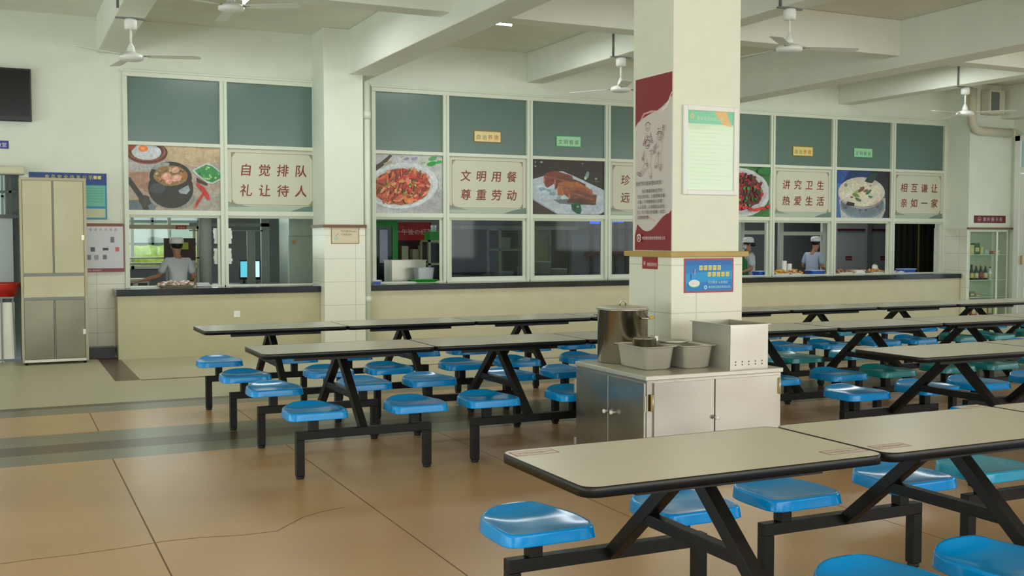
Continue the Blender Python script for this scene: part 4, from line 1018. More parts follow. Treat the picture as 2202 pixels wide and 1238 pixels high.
carton('seasoning_carton', gx0+.27, SH[2], .13, .20, M_gbox, 'dark green seasoning carton on the top glass shelf', m2=M_ybox)
carton('seasoning_packet', gx0+.42, SH[2], .07, .13, M_ybox, 'yellow packet right of the green carton on the top shelf', 'packet')
carton('seasoning_packet', gx0+.52, SH[2], .11, .08, M_coat, 'pale blue packet on the top glass shelf', 'packet')
carton('seasoning_packet', gx0+.73, SH[2], .08, .06, mat('orange_pack', (206, 120, 70), .5), 'small orange packet right of the door rail on the top shelf', 'packet')
carton('seasoning_packet', gx0+.84, SH[2], .06, .07, M_whitep, 'small white packet at the right end of the top shelf', 'packet')
carton('dried_goods_bag', gx0+.18, SH[0], .12, .09, mat('olive_pack', (126, 120, 50), .5), 'olive bag of dried goods on the lower glass shelf', 'bag')
carton('dried_goods_bag', gx0+.32, SH[0], .14, .05, mat('tan_pack', (166, 130, 80), .5), 'flat tan bag of dried goods on the lower glass shelf', 'bag')
for i, (c, t) in enumerate((((196, 60, 70), 'red'), ((216, 196, 190), 'pale pink'), ((206, 176, 40), 'golden'), ((160, 90, 60), 'brown'), ((176, 190, 60), 'lime'))):
    carton('seasoning_bag', gx0+.22+i*.135, .06, .12, .26, mat('bag_'+t.replace(' ', '_'), c, .5), t+' seasoning bag standing at the bottom of the glass cabinet', 'bag')

# ================================================================== kitchen behind the windows
def ks(n, *a): 
    o = box(n, *a); return struct(o)
ks('floor_kitchen', .0, 14.3, -.1, 18.6, 19.2, 0, M_kfloor)
kw = MB()
wl, wr = 1.05, 3.2
kw.box(.2, 19, 0, wl+.35, 19.15, 3.6, M_kwall).box(wr, 19, 0, 18.6, 19.15, 3.6, M_kwall).box(wl+.35, 19, 0, wr, 19.15, .95, M_kwall).box(wl+.35, 19, 2.0, wr, 19.15, 3.6, M_kwall)
struct(kw.build('wall_kitchen_back'))
ks('wall_kitchen_left', .05, 14.3, 0, .2, 19.15, 3.6, M_kwall)
ks('wall_kitchen_right', 18.45, 14.3, 0, 18.6, 19, 3.6, M_kwall)
ks('wall_kitchen_front', 16.35, 14.1, 0, 18.6, 14.3, 3.6, M_kwall)
struct(box('ceiling_kitchen', 0, 14.35, 3.5, 18.6, 19.2, 3.6, M_kwall))
kwin = thing('window_4', 'x', 'x'); del kwin['label']; del kwin['category']; struct(kwin)
f = MB()
for x in (wl+.35, 1.95, 2.55, wr-.05): f.box(x, 18.98, .95, x+.05, 19.06, 2.0, M_frame)
f.box(wl+.35, 18.98, .95, wr, 19.06, 1.0, M_frame); f.box(wl+.35, 18.98, 1.95, wr, 19.06, 2.0, M_frame)
f.build('window_frame', kwin)
# partition with maroon stripe behind the right windows
a = at(1800, 560, Y=17.2).x; b = at(1937, 560, Y=17.2).x
pw = ks('wall_kitchen_partition', a, 17.2, 0, 18.4, 17.3, 3.45, mat('kitchen_tile_wall', (160, 166, 164), .4))
z = at(1860, 494, Y=17.2).z; box('maroon_trim', a, 17.18, z-.02, 18.4, 17.2, z+.02, M_maroon, pw)
for px in (1866,): 
    x = at(px, 560, Y=17.1).x; box('pilaster_strip', x, 17.12, 0, x+.12, 17.2, 3.4, M_kwall, pw)
for px, tx in ((1825, 'small dark red plate on the kitchen wall, left one of two'), (1900, 'small dark red plate on the kitchen wall, right one of two')):
    q = at(px, 555, Y=17.19); A = Art(.17, .085, (96, 28, 40), .006); A.text('操作间', .02, .02, .045, (180, 140, 150)); A.build('door_plate', (q.x-.08, 17.194, q.z-.04), label=tx, cat='sign')
ct = thing('dark_curtain', 'dark curtain hanging in the kitchen behind the rightmost serving window', 'curtain', (at(1978, 560, Y=16.2).x, 16.2, 0))
b_ = MB(); n = 48; wv = 1.35
for k in range(n):
    x0 = -wv/2+wv*k/n; x1 = -wv/2+wv*(k+1)/n; y0 = .010*math.sin(k*1.1); y1 = .010*math.sin((k+1)*1.1)
    vs = [b_.bm.verts.new(p) for p in ((x0, y0, .1), (x1, y1, .1), (x1, y1, 2.2), (x0, y0, 2.2), (x0, y0+.01, .1), (x1, y1+.01, .1), (x1, y1+.01, 2.2), (x0, y0+.01, 2.2))]
    b_._fin([b_.bm.faces.new([vs[0], vs[1], vs[2], vs[3]]), b_.bm.faces.new([vs[5], vs[4], vs[7], vs[6]])], mat('dark_curtain_cloth', (56, 52, 46), .8), True)
b_.build('cloth', ct); MB().box(-.72, -.02, 2.18, .72, .02, 2.22, M_grey).box(-.7, -.01, 2.22, -.68, .01, 3.5, M_grey).box(.68, -.01, 2.22, .7, .01, 3.5, M_grey).build('rail', ct)
MB().box(-.10, -.05, .1, -.06, -.035, 2.2, M_gold).build('edge_ribbon', ct)
def rack(x0, x1, y0, y1, zs, top, m, lab):
    t = thing('steel_rack', lab, 'rack', ((x0+x1)/2, y0, 0)); w = (x1-x0)/2; d = y1-y0
    for sx in (-w, w-.035):
        for sy in (0, d-.035): MB().box(sx, sy, 0, sx+.035, sy+.035, top, m).build('upright', t)
    for z in zs: MB().box(-w, 0, z, w, d, z+.03, m).build('shelf', t)
    return t
# dark equipment wall, behind the middle windows
a = at(962, 560, Y=17.6).x; b = at(1140, 560, Y=17.6).x
hd = thing('steel_range', 'dark steel cooking range with hood behind the glass right of the red sign', 'range', (a, 17.0, 0))
MB().box(0, 0, 0, 2.2, .7, .82, M_steelk).build('base', hd); MB().box(.0, .0, 1.62, 2.3, .75, 1.68, M_steelk).box(0, .1, 1.68, 2.3, .75, 2.2, M_kwall2).build('hood', hd)
MB().box(0, .68, .82, 2.2, .72, 1.62, M_kwall2).build('backsplash', hd)
for x in (.4, 1.1, 1.8): MB().lathe([(.22, 0), (.26, .05), (.24, .06), (.1, .02), (.001, .01)], M_black, (x, .35, .82), 20).build('burner', hd)
MB().box(.95, .0, 2.2, 1.0, .05, 3.4, M_steelk).build('flue', hd)
q0 = at(1074, 560, Y=15.6).x; q1 = at(1150, 560, Y=15.6).x
zt = at(1110, 491, Y=15.6).z; zm = at(1110, 535, Y=15.6).z; zb = .62
rack(q0, q1+.02, 15.6, 16.1, [.25, zb, zm-.03, zt-.03], zt, M_steelp, 'pale steel rack holding white rice buckets behind the serving windows')
def bucket(px0, px1, Y, z, h, m, lab, grp=None):
    x0 = at(px0, 560, Y=Y).x; x1 = at(px1, 560, Y=Y).x; r = (x1-x0)/2
    t = thing('rice_bucket', lab, 'bucket', ((x0+x1)/2, Y+r, z), 0, grp)
    MB().lathe([(.001, 0), (r*.9, 0), (r, h*.95), (r*1.04, h*.96), (r*1.04, h), (r*.95, h), (r*.86, .02), (.001, .02)], m, n=28).build('pail', t)
    MB().lathe([(.001, h+.012), (r*.9, h+.006), (r*1.0, h+.001)], m, n=28).build('lid', t)
M_buck = mat('white_bucket', (206, 210, 214), .5)
bucket(1082, 1110, 15.66, .65, .5*.55, M_buck, 'white bucket low on the pale steel rack')
bucket(1082, 1102, 15.66, zm, .18, M_buck, 'white bucket on the middle shelf of the pale steel rack')
bucket(1120, 1148, 15.66, .65, .35, M_buck, 'large white bucket at the right end of the pale steel rack')
wt = thing('steel_worktable', 'steel worktable carrying white buckets behind the middle windows', 'worktable', (at(1187, 600, Y=15.5).x, 15.4, 0))
MB().box(-.22, 0, .70, .65, .6, .74, M_steelk).build('tabletop', wt)
for x in (-.20, .59):
    for y in (.03, .54): MB().box(x, y, 0, x+.03, y+.03, .70, M_steelk).build('leg', wt)
bucket(1157, 1190, 15.5, .74, .34, M_buck, 'white bucket standing left on the steel worktable')
bucket(1194, 1226, 15.55, .74, .22, M_buck, 'white bucket standing right on the steel worktable')
q0 = at(1146, 560, Y=16.4).x; q1 = at(1186, 560, Y=16.4).x
cb = thing('steel_oven_cabinet', 'pale steel cabinet oven behind the glass under the sliced pork poster', 'oven', ((q0+q1)/2, 16.4, 0)); hw = (q1-q0)/2
MB().box(-hw, 0, .1, hw, .6, 1.62, M_steelk).build('body', cb, bevel=.01); MB().box(-hw+.03, -.012, .95, hw-.03, 0, 1.40, M_steelp).build('door', cb); MB().box(hw-.06, -.04, .85, hw-.035, -.012, 1.5, M_steelk).build('door_handle', cb)
for x in (-hw+.03, hw-.07): MB().box(x, .05, 0, x+.04, .1, .1, M_black).build('foot', cb)
# glazed partition with a maroon stripe, behind window panes under and right of the pork poster
gp = struct(thing('trim_3', 'x', 'x')); del gp['label']; del gp['category']; gp.location = (0, 17.9, 0)
a0 = at(1222, 560, Y=17.9).x; a1 = at(1370, 560, Y=17.9).x
MB().box(a0, .03, .0, a1+1.5, .06, 3.4, mat('frosted_partition', (108, 118, 130), .35)).build('partition_panel', gp)
for px in (1222, 1270, 1300, 1322, 1345, 1368): 
    x = at(px, 560, Y=17.9).x; MB().box(x, -.02, 0, x+.06, .03, 3.4, M_kwall2).build('partition_post', gp)
zq = at(1260, 546, Y=17.9).z; MB().box(a0+.35, -.03, zq-.05, a1+.3, -.02, zq+.05, M_maroon).build('maroon_stripe', gp)
zq = at(1260, 493, Y=17.9).z; MB().box(a0, -.03, zq-.02, a1+.3, -.02, zq+.02, M_kwall2).build('partition_rail', gp)
M_uv = mat('blue_lamp', (40, 90, 255), .4, emit=2.5)
for px, py, Lw in ((1288, 475, .36), (1326, 472, .28)):
    q = at(px, py, Y=16.9); t = thing('blue_tube_lamp', 'glowing blue insect lamp high in the kitchen, %s' % ('left one' if px < 1300 else 'right one near the column'), 'lamp', (q.x, 16.9, q.z))
    MB().box(-Lw/2, -.03, .03, Lw/2, .03, .12, M_kwall2).box(-.01, -.01, .12, .01, .01, 3.5-q.z, M_kwall2).build('housing', t); MB().box(-Lw/2, -.02, -.05, Lw/2, .02, .03, M_uv).build('tube', t)

# drinks corner behind the opening under the orange poster
q = at(853, 517, Y=16.3); r = at(924, 481, Y=16.3)
A = Art(r.x-q.x, r.z-q.z+.02, (176, 26, 36), .02); wS, hS = r.x-q.x, r.z-q.z
A.line([(.02, hS*.52), (wS-.02, hS*.52)], .01, (214, 150, 150)); A.text('午後の紅茶', wS*.14, hS*.36, hS*.40, (232, 196, 196)); A.text('红茶', wS*.1, hS*.76, hS*.14, (214, 120, 110))
s_ = A.build('drink_sign', (q.x, 16.3, q.z), label='dark red drinks sign with white lettering inside the kitchen', cat='sign')
dm = thing('drink_machine', 'dark drinks machine with silver dispensers under the red sign', 'drinks machine', ((q.x+r.x)/2, 16.32, 0)); hw = (r.x-q.x)/2
MB().box(-hw-.04, .02, 0, hw+.04, .5, 1.72, mat('dark_maroon_body', (44, 18, 22), .5)).build('body', dm)
MB().box(-hw, -.25, .78, hw+.1, .02, .82, M_steelk).box(-hw, -.22, 0, hw, .02, .78, M_black).build('counter', dm)
for x, w_, h_ in ((-hw*.7, .11, .22), (-hw*.05, .1, .17), (hw*.5, .12, .23)):
    MB().box(x-w_/2, -.18, 1.12, x+w_/2, .0, 1.12+h_, M_steelp).box(x-w_/2+.01, -.17, .82, x+w_/2-.01, -.02, 1.12, M_black).box(x-w_/4, -.2, 1.05, x+w_/4, -.17, 1.13, M_steelp).build('dispenser', dm)
xa = at(922, 560, Y=15.6).x; xb = at(950, 560, Y=15.6).x; za = at(930, 516, Y=15.6).z
mr = rack(xa, xb+.1, 15.6, 16.0, [.6, at(930, 570, Y=15.6).z, za-.03], za, M_steelp, 'narrow pale steel rack at the right of the red drinks sign')
MB().box(-(xb+.1-xa)/2+.04, .2, .63, (xb+.1-xa)/2-.04, .38, za-.05, M_black).build('oven_insert', mr, label='black insert')
gb = thing('green_crate', 'bright green box on top of the narrow steel rack', 'box', ((xa+xb)/2+.06, 15.65, za)); MB().box(-.13, 0, 0, .13, .25, .13, M_greenp).build('crate', gb, bevel=.005)
MB().cyl((-.03, .1, .131), .045, .1, M_whitep, n=14).build('jug', gb)
xg = at(800, 560, Y=16).x; xg2 = at(856, 560, Y=16).x
gf = thing('green_fridge', 'glass door fridge with bright green frame left of the red sign', 'fridge', ((xg+xg2)/2, 16.0, 0)); hw = (xg2-xg)/2
zt = at(830, 474, Y=16).z
MB().box(-hw-.2, .05, .08, hw, .6, zt, M_kwall2).build('body', gf)
MB().box(-hw-.2, 0, zt-.1, hw, .05, zt, M_greenp).box(hw-.09, 0, .08, hw, .05, zt-.1, M_greenp).box(-hw-.2, 0, .08, hw-.09, .05, .2, M_greenp).build('door_frame', gf)
MB().box(-hw-.2, .02, .2, hw-.09, .026, zt-.1, M_glass).build('door_glass', gf)
MB().box(hw-.3, .0, 1.08, hw-.17, .045, 1.6, mat('bright_poster', (190, 200, 220), .4)).build('poster', gf, label='pale blue poster strip')
for z in (.6, 1.0, 1.4): MB().box(-hw-.15, .06, z, hw-.1, .4, z+.02, M_steelk).build('shelf', gf)
for x in (-hw-.1, hw-.1): MB().box(x, .1, 0, x+.05, .5, .08, M_black).build('foot', gf)
x0 = at(843, 600, Y=14.75).x; x1 = at(916, 600, Y=14.75).x
z0 = at(880, 608, Y=14.75).z; z1 = at(880, 561, Y=14.75).z
st = thing('steel_tank', 'square stainless tank standing behind the green tray', 'steel tank', ((x0+x1)/2, 14.75, 0)); hw = (x1-x0)/2
MB().box(-hw, 0, z0, hw, .35, z1, M_steeld).box(-hw-.01, -.01, z1, hw+.01, .36, z1+.015, M_steeld).build('tank', st); MB().box(-hw+.05, .05, 0, hw-.05, .3, z0, M_kwall2).build('stand', st)
zc2 = .845
def ctr(name, px0, px1, Y, h, m, lab, cat, z=zc2, d=None, tap=.85, grp=None, lidm=None):
    x0 = at(px0, 600, Y=Y).x; x1 = at(px1, 600, Y=Y).x; w = x1-x0; d = d or w*.7
    t = thing(name, lab, cat, ((x0+x1)/2, Y+d/2, z), 0, grp)
    b = MB(); R = []
    for k, zz in ((tap, 0), (1, h), (1.03, h+.003), (.94, h+.002), (tap*.92, .01)):
        R.append([b.bm.verts.new((p[0]*k, p[1]*k, zz)) for p in rrect(w, d, min(w, d)*.15, 3)])
    fs = []
    for A_, B_ in zip(R, R[1:]):
        for i in range(len(A_)): fs.append(b.bm.faces.new([A_[i], A_[(i+1) % len(A_)], B_[(i+1) % len(A_)], B_[i]]))
    fs += [b.bm.faces.new(R[0][::-1]), b.bm.faces.new(R[-1])]; b._fin(fs, m, False)
    b.build('tray' if 'tray' in name else 'tub', t)
    if lidm:
        MB().prism(rrect(w*1.03, d*1.03, min(w, d)*.15, 3), h+.004, h+.016, lidm).build('lid', t)
    return t, w, d, h
def heap(t, w, d, z, cols, n, r, name='food', hz=.03):
    b = MB()
    for _ in range(n):
        x, y = random.uniform(-.46, .46)*w, random.uniform(-.44, .44)*d
        m = MATS.get('food_%d_%d_%d' % cols[0]); c = random.choice(cols); m = mat('food_%d_%d_%d' % c, c, .5)
        k = 1-(2*x/w)**2*.5-(2*y/d)**2*.4
        b.sphere((x, y, z+random.uniform(.1, 1)*hz*k), r*random.uniform(.7, 1.2), m, (1.2, 1, .7), 8)
    o = b.build(name, t); o['kind'] = 'stuff'
heapc = [(222, 208, 192), (206, 180, 160), (180, 140, 122), (236, 228, 218)]
t, w, d, h = ctr('food_tray', 340, 421, 14.02, .02, M_steelp, 'tray heaped with pale pinkish dumplings in front of the man in white', 'food tray', d=.26); heap(t, w, d, .02, heapc, 150, .019, 'dumplings', .06)
t, w, d, h = ctr('folded_towels', 422, 456, 14.04, .012, M_whitep, 'folded white cloths on the left counter beside the dumpling tray', 'towels', d=.16)
MB().box(-w*.45, -d*.4, .012, w*.42, d*.4, .03, M_shirt).box(-w*.42, -d*.38, .03, w*.36, d*.36, .05, M_shirt).build('cloth', t, bevel=.008)
t, w, d, h = ctr('serving_tray', 889, 945, 14.05, .035, M_greenp, 'bright green plastic tray on the counter below the red drinks sign', 'tray', d=.3)
t, w, d, h = ctr('white_tub', 899, 935, 14.42, .20, M_buck, 'white plastic bucket behind the bright green tray', 'bucket', d=.22, z=.84)
t = ctr('cloth_bundle', 800, 822, 14.0, .045, M_whitep, 'small white and blue cloth at the left end of the long counter', 'cloth', d=.12)[0]; MB().box(-.06, -.065, .0, .05, -.058, .03, M_bluep).build('blue_edge', t)
Yk = 14.19
def food_tray(p0, p1, cols, lab, n=60, rr=.02, hz=.07, h=.035, m=M_whitep):
    t, w, d, h = ctr('food_tray', p0, p1, Yk, h, m, lab, 'food tray', d=.20, grp='food trays on the right counter'); heap(t, w, d, h*.7, cols, n, rr, 'food', hz)
Y_ = [(222, 176, 60), (196, 140, 50), (230, 196, 90), (206, 150, 40)]; BR_ = [(176, 110, 70), (140, 84, 56), (200, 140, 96)]; OR_ = [(214, 150, 70), (196, 130, 70), (226, 180, 120)]
food_tray(1668, 1700, Y_, 'white tray heaped with yellow fried food, left of the white mullion', 70)
food_tray(1702, 1728, OR_, 'white tray of orange-brown food behind the second open window', 50)
food_tray(1806, 1836, BR_, 'white tray of brown pastries under the white soup poster', 45)
food_tray(1838, 1864, BR_[::-1]+[(206, 190, 160)], 'square white box of pale brown food under the white soup poster', 30, .02, .03, .07)
food_tray(1874, 1904, OR_, 'white tray of golden pastries beside the white canister', 45)
food_tray(1912, 1928, [(206, 200, 180)], 'small white food dish left of the rightmost mullion', 12, .014, .02)
food_tray(1932, 1946, [(200, 206, 196)], 'small white food dish beside the rightmost blue tub', 12, .014, .02)
G = 'blue tubs with pale lids on the right counter'
for p0, p1, lab in ((1633, 1657, 'blue tub with pale lid beside the woman in the green apron'), (1747, 1776, 'blue tub with pale lid in front of the man in pale blue'), (1944, 1972, 'blue tub with pale lid at the right end of the counter')):
    ctr('plastic_tub', p0, p1, Yk, .065, M_bluep, lab, 'tub', d=.22, grp=G, lidm=mat('pale_blue_lid', (170, 190, 226), .5))
cn = at(1874, 590, Y=14.5); t = thing('canister', 'round white canister behind the pastry trays', 'canister', (cn.x, 14.42, .845)); MB().lathe([(.001, 0), (.05, 0), (.05, .13), (.035, .15), (.001, .155)], M_whitep, n=20).build('body', t); MB().lathe([(.036, .151), (.03, .165), (.001, .167)], M_steelk, n=16).build('lid', t)
for px, h, lab in ((1685, .24, 'taller stack of white cups behind the yellow food tray'), (1696, .19, 'shorter stack of white cups behind the yellow food tray')):
    q = at(px, 580, Y=14.5); t = thing('cup_stack', lab, 'cups', (q.x, 14.48, .845), 0, 'stacks of cups'); prof = [(.001, 0)]
    for i in range(12): prof += [(.036, h*i/12), (.042, h*(i+.8)/12)]
    MB().lathe(prof+[(.001, h)], M_whitep, n=16).build('cups', t)
# back shelf that carries those goods, inside the windows
for x0, x1, lab in ((10.1, 15.25, 'steel serving shelf inside the right serving windows'), (1.4, 3.8, 'steel serving shelf inside the left serving windows'), (4.6, 9.6, 'steel serving shelf inside the middle serving windows')):
    t = thing('serving_shelf', lab, 'shelf', ((x0+x1)/2, 14.41, 0)); hw = (x1-x0)/2
    MB().box(-hw, 0, .815, hw, .32, .8445, M_steelk).build('shelf_top', t); MB().box(-hw+.03, .26, 0, hw-.03, .3, .815, M_kwall2).build('shelf_panel', t)
# inner frames of the right windows
for i, (p0, p1, zt_, lab) in enumerate(((1592, 1656, 498, 0), (1676, 1776, 500, 0))):
    x0 = at(p0, 560, Y=15.9).x; x1 = at(p1, 560, Y=15.9).x; z = at(1650, zt_, Y=15.9).z
    fr_ = thing('window_%d' % (5+i), 'x', 'x'); del fr_['label']; del fr_['category']; struct(fr_)
    f = MB().box(x0+.09, 15.91, z-.05, x1-.09, 15.95, z+.02, M_frame).box(x0, 15.9, .8, x0+.09, 15.96, z+.5, M_frame).box(x1-.09, 15.9, .8, x1, 15.96, z+.5, M_frame).box(x0, 15.9, 0, x1, 15.96, .8, M_kwall2)
    f.build('inner_frame', fr_)
# left kitchen: rack with glass front, column, fridge, monitors, bags
Yr = 16.2
x0 = at(272, 560, Y=Yr).x; x1 = at(430, 560, Y=Yr).x
dr = thing('glass_steamer_cabinet', 'steel framed glass food cabinet behind the man in white', 'food cabinet', ((x0+x1)/2, Yr, 0)); hw = (x1-x0)/2
za = at(350, 483, Y=Yr).z; zb_ = at(350, 492, Y=Yr).z; zc_ = at(350, 553, Y=Yr).z; zd = at(350, 562, Y=Yr).z
f = MB().box(-hw, 0, zb_, hw, .04, za, M_steelp).box(-hw, 0, zc_-.02, hw, .4, zc_, M_steelp).box(-hw, -.02, zd-.05, hw, .4, zd-.02, M_steelp)
for x in (-hw, hw-.04): f.box(x, 0, 0, x+.04, .04, za, M_steelp)
for x in (-hw, hw-.04): f.box(x, .36, 0, x+.04, .4, za, M_steelp)
f.box(-hw, .36, zb_, hw, .4, za, M_steelp)
f.build('frame', dr)
MB().box(-hw+.04, .01, zc_, hw-.04, .016, zb_, M_gglass).build('glass_front', dr)
MB().box(-hw+.05, .05, .3, hw-.05, .38, .34, M_steelk).build('lower_shelf', dr)
q = at(389, 490, Y=Yr-.01); A = Art(.15, .055, (196, 40, 40), .004); A.text('消毒柜', .02, .01, .036, (240, 200, 200)); A.build('sign_plate', (q.x-.07, Yr-.003, q.z-.02), label='small red sign on the rim of the glass food cabinet', cat='sign')
q0 = at(354, 600, Y=15.95); q1 = at(421, 512, Y=15.95)
ov = thing('menu_board', 'dark red patterned board with a lime green note behind the man in white', 'board', (q0.x, 15.98, 0))
zt = at(380, 512, Y=15.98).z; zbm = at(380, 560, Y=15.98).z
MB().box(0, 0, zbm, q1.x-q0.x, .025, zt, mat('dark_red_board', (66, 36, 30), .5, noise=.4, nscale=14)).build('board', ov)
q = at(386, 536, Y=15.975); r = at(405, 521, Y=15.975); MB().box(q.x-q0.x, -.004, q.z, r.x-q0.x, 0, r.z, mat('lime_reflection', (190, 210, 70), .6)).build('reflection', ov, label='lime green note')  # lime rectangle paints a yellow-green reflection onto the dark panel
MB().box(.02, .0, 0, .05, .02, zbm, M_steelk).box(q1.x-q0.x-.05, 0, 0, q1.x-q0.x-.02, .02, zbm, M_steelk).build('legs', ov)
mc = at(276, 600, Y=15.6); bs = thing('steel_bain_marie', 'low steel counter with dark openings at the left window', 'bain marie', (mc.x, 15.35, 0)); 
MB().box(-.16, 0, 0, .24, .4, .88, M_steelk).box(-.18, -.02, .88, .26, .42, .91, M_steelp).build('body', bs)
for x in (-.09, .1): MB().box(x, -.012, .70, x+.12, 0, .86, M_black).build('opening', bs)
q = at(442, 560, Y=15.3); kp = struct(MB().cyl((q.x, 15.3, 0), .085, 3.5, mat('round_column_paint', (180, 186, 176), .5), n=28).build('round_kitchen_column'))
x0 = at(622, 560, Y=15.0).x; x1 = at(674, 560, Y=15.0).x; zm = at(650, 508, Y=15).z
fg = thing('steel_fridge', 'tall pale steel fridge behind the right pane of the left windows', 'fridge', ((x0+x1)/2, 15.0, 0)); hw = (x1-x0)/2
M_fr = mat('fridge_steel', (170, 184, 168), .4, .3, noise=.1, nscale=3)
MB().box(-hw, .03, .05, hw+.3, .6, 1.95, M_fr).build('body', fg); MB().box(-hw, 0, zm+.01, hw+.3, .03, 1.93, M_fr).build('upper_door', fg); MB().box(-hw, 0, .08, hw+.3, .03, zm-.01, M_fr).build('lower_door', fg)
MB().box(-hw-.012, -.004, .08, -hw, .03, zm, M_frame).build('edge_strip', fg); A = Art(.05, .06, None); A.text('5', .0, .0, .08, (40, 44, 44)); A.build('number', (-hw+.05, -.001, zm+.24), parent=fg)
q = at(633, 520, Y=15.0); MB().lathe([(.03, 0), (.03, -.012)], mat('tan_sticker', (190, 150, 90), .5), (q.x-(x0+x1)/2, 0, q.z), 16, 'Y').build('round_sticker', fg, label='round tan sticker'); 
for x in (-hw+.02, hw+.22): MB().box(x, .1, 0, x+.05, .5, .05, M_black).build('foot', fg)
M_scr = mat('monitor_glow', (170, 216, 250), .4, emit=1.1)
M_scr2 = mat('monitor_glow_teal', (90, 190, 214), .4, emit=.8)
dk_ = thing('office_desk', 'dark desk carrying two monitors behind the left windows', 'desk', (at(540, 600, Y=16.6).x, 16.5, 0))
MB().box(-.6, 0, .74, .7, .5, .77, M_kwall2).box(-.58, .05, 0, -.54, .45, .74, M_kwall2).box(.64, .05, 0, .68, .45, .74, M_kwall2).build('desk_body', dk_)
for px, m, lab, w_ in ((525, M_scr2, 'teal glowing monitor behind the left windows', .07), (548, M_scr, 'bright white-blue glowing monitor behind the left windows', .085)):
    q = at(px, 577, Y=16.6); t = thing('monitor', lab, 'monitor', (q.x, 16.6, .77))
    MB().box(-w_, 0, .06, w_, .03, .36, M_black).build('housing', t); MB().box(-w_+.015, -.003, .10, w_-.015, 0, .34, m).build('screen', t); MB().box(-.05, .0, 0, .05, .1, .01, M_black).box(-.015, .02, .01, .015, .04, .08, M_black).build('stand', t)
# interior window frame seen in the second pane
x0 = at(484, 560, Y=16).x; x1 = at(580, 560, Y=16).x
fr_ = thing('window_7', 'x', 'x'); del fr_['label']; del fr_['category']; struct(fr_)
zq = at(530, 484, Y=16).z; zr = at(530, 494, Y=16).z
M_kfr = mat('kitchen_frame_paint', (150, 162, 150), .5)
f = MB().box(x0-.5, 16, zq-.02, x1, 16.05, zq+.03, M_kfr).box(x0-.5, 16, zr-.02, x1-.1, 16.05, zr, M_kfr).box(x1-.12, 16, 0, x1, 16.06, 3.4, M_kfr)
xm = at(541, 560, Y=16).x; f.box(xm-.06, 16.01, 0, xm+.06, 16.04, zr, M_kfr)
f.build('inner_frame', fr_)
# white switch boxes / bags hung on both sides of the mullion
for px, py, k in ((467, 507, 'upper'), (467, 551, 'lower')):
    for dx, sd in ((-.075, 'left'), (.075, 'right')):
        q = at(478.5, py, Y=14.05); t = thing('paper_bundle', '%s white paper bundle hung on the %s side of the mullion of the left windows' % (k, sd), 'paper bundle', (2.59+dx, 14.2, q.z-.10), 0, 'paper bundles on the left mullion')
        b = MB(); 
        for i in range(6): b.box(-.035+random.uniform(-.012, .012), -.03, i*.033, .035+random.uniform(-.012, .012), .03, i*.033+.035, M_whitep)
        b.build('sheets', t)

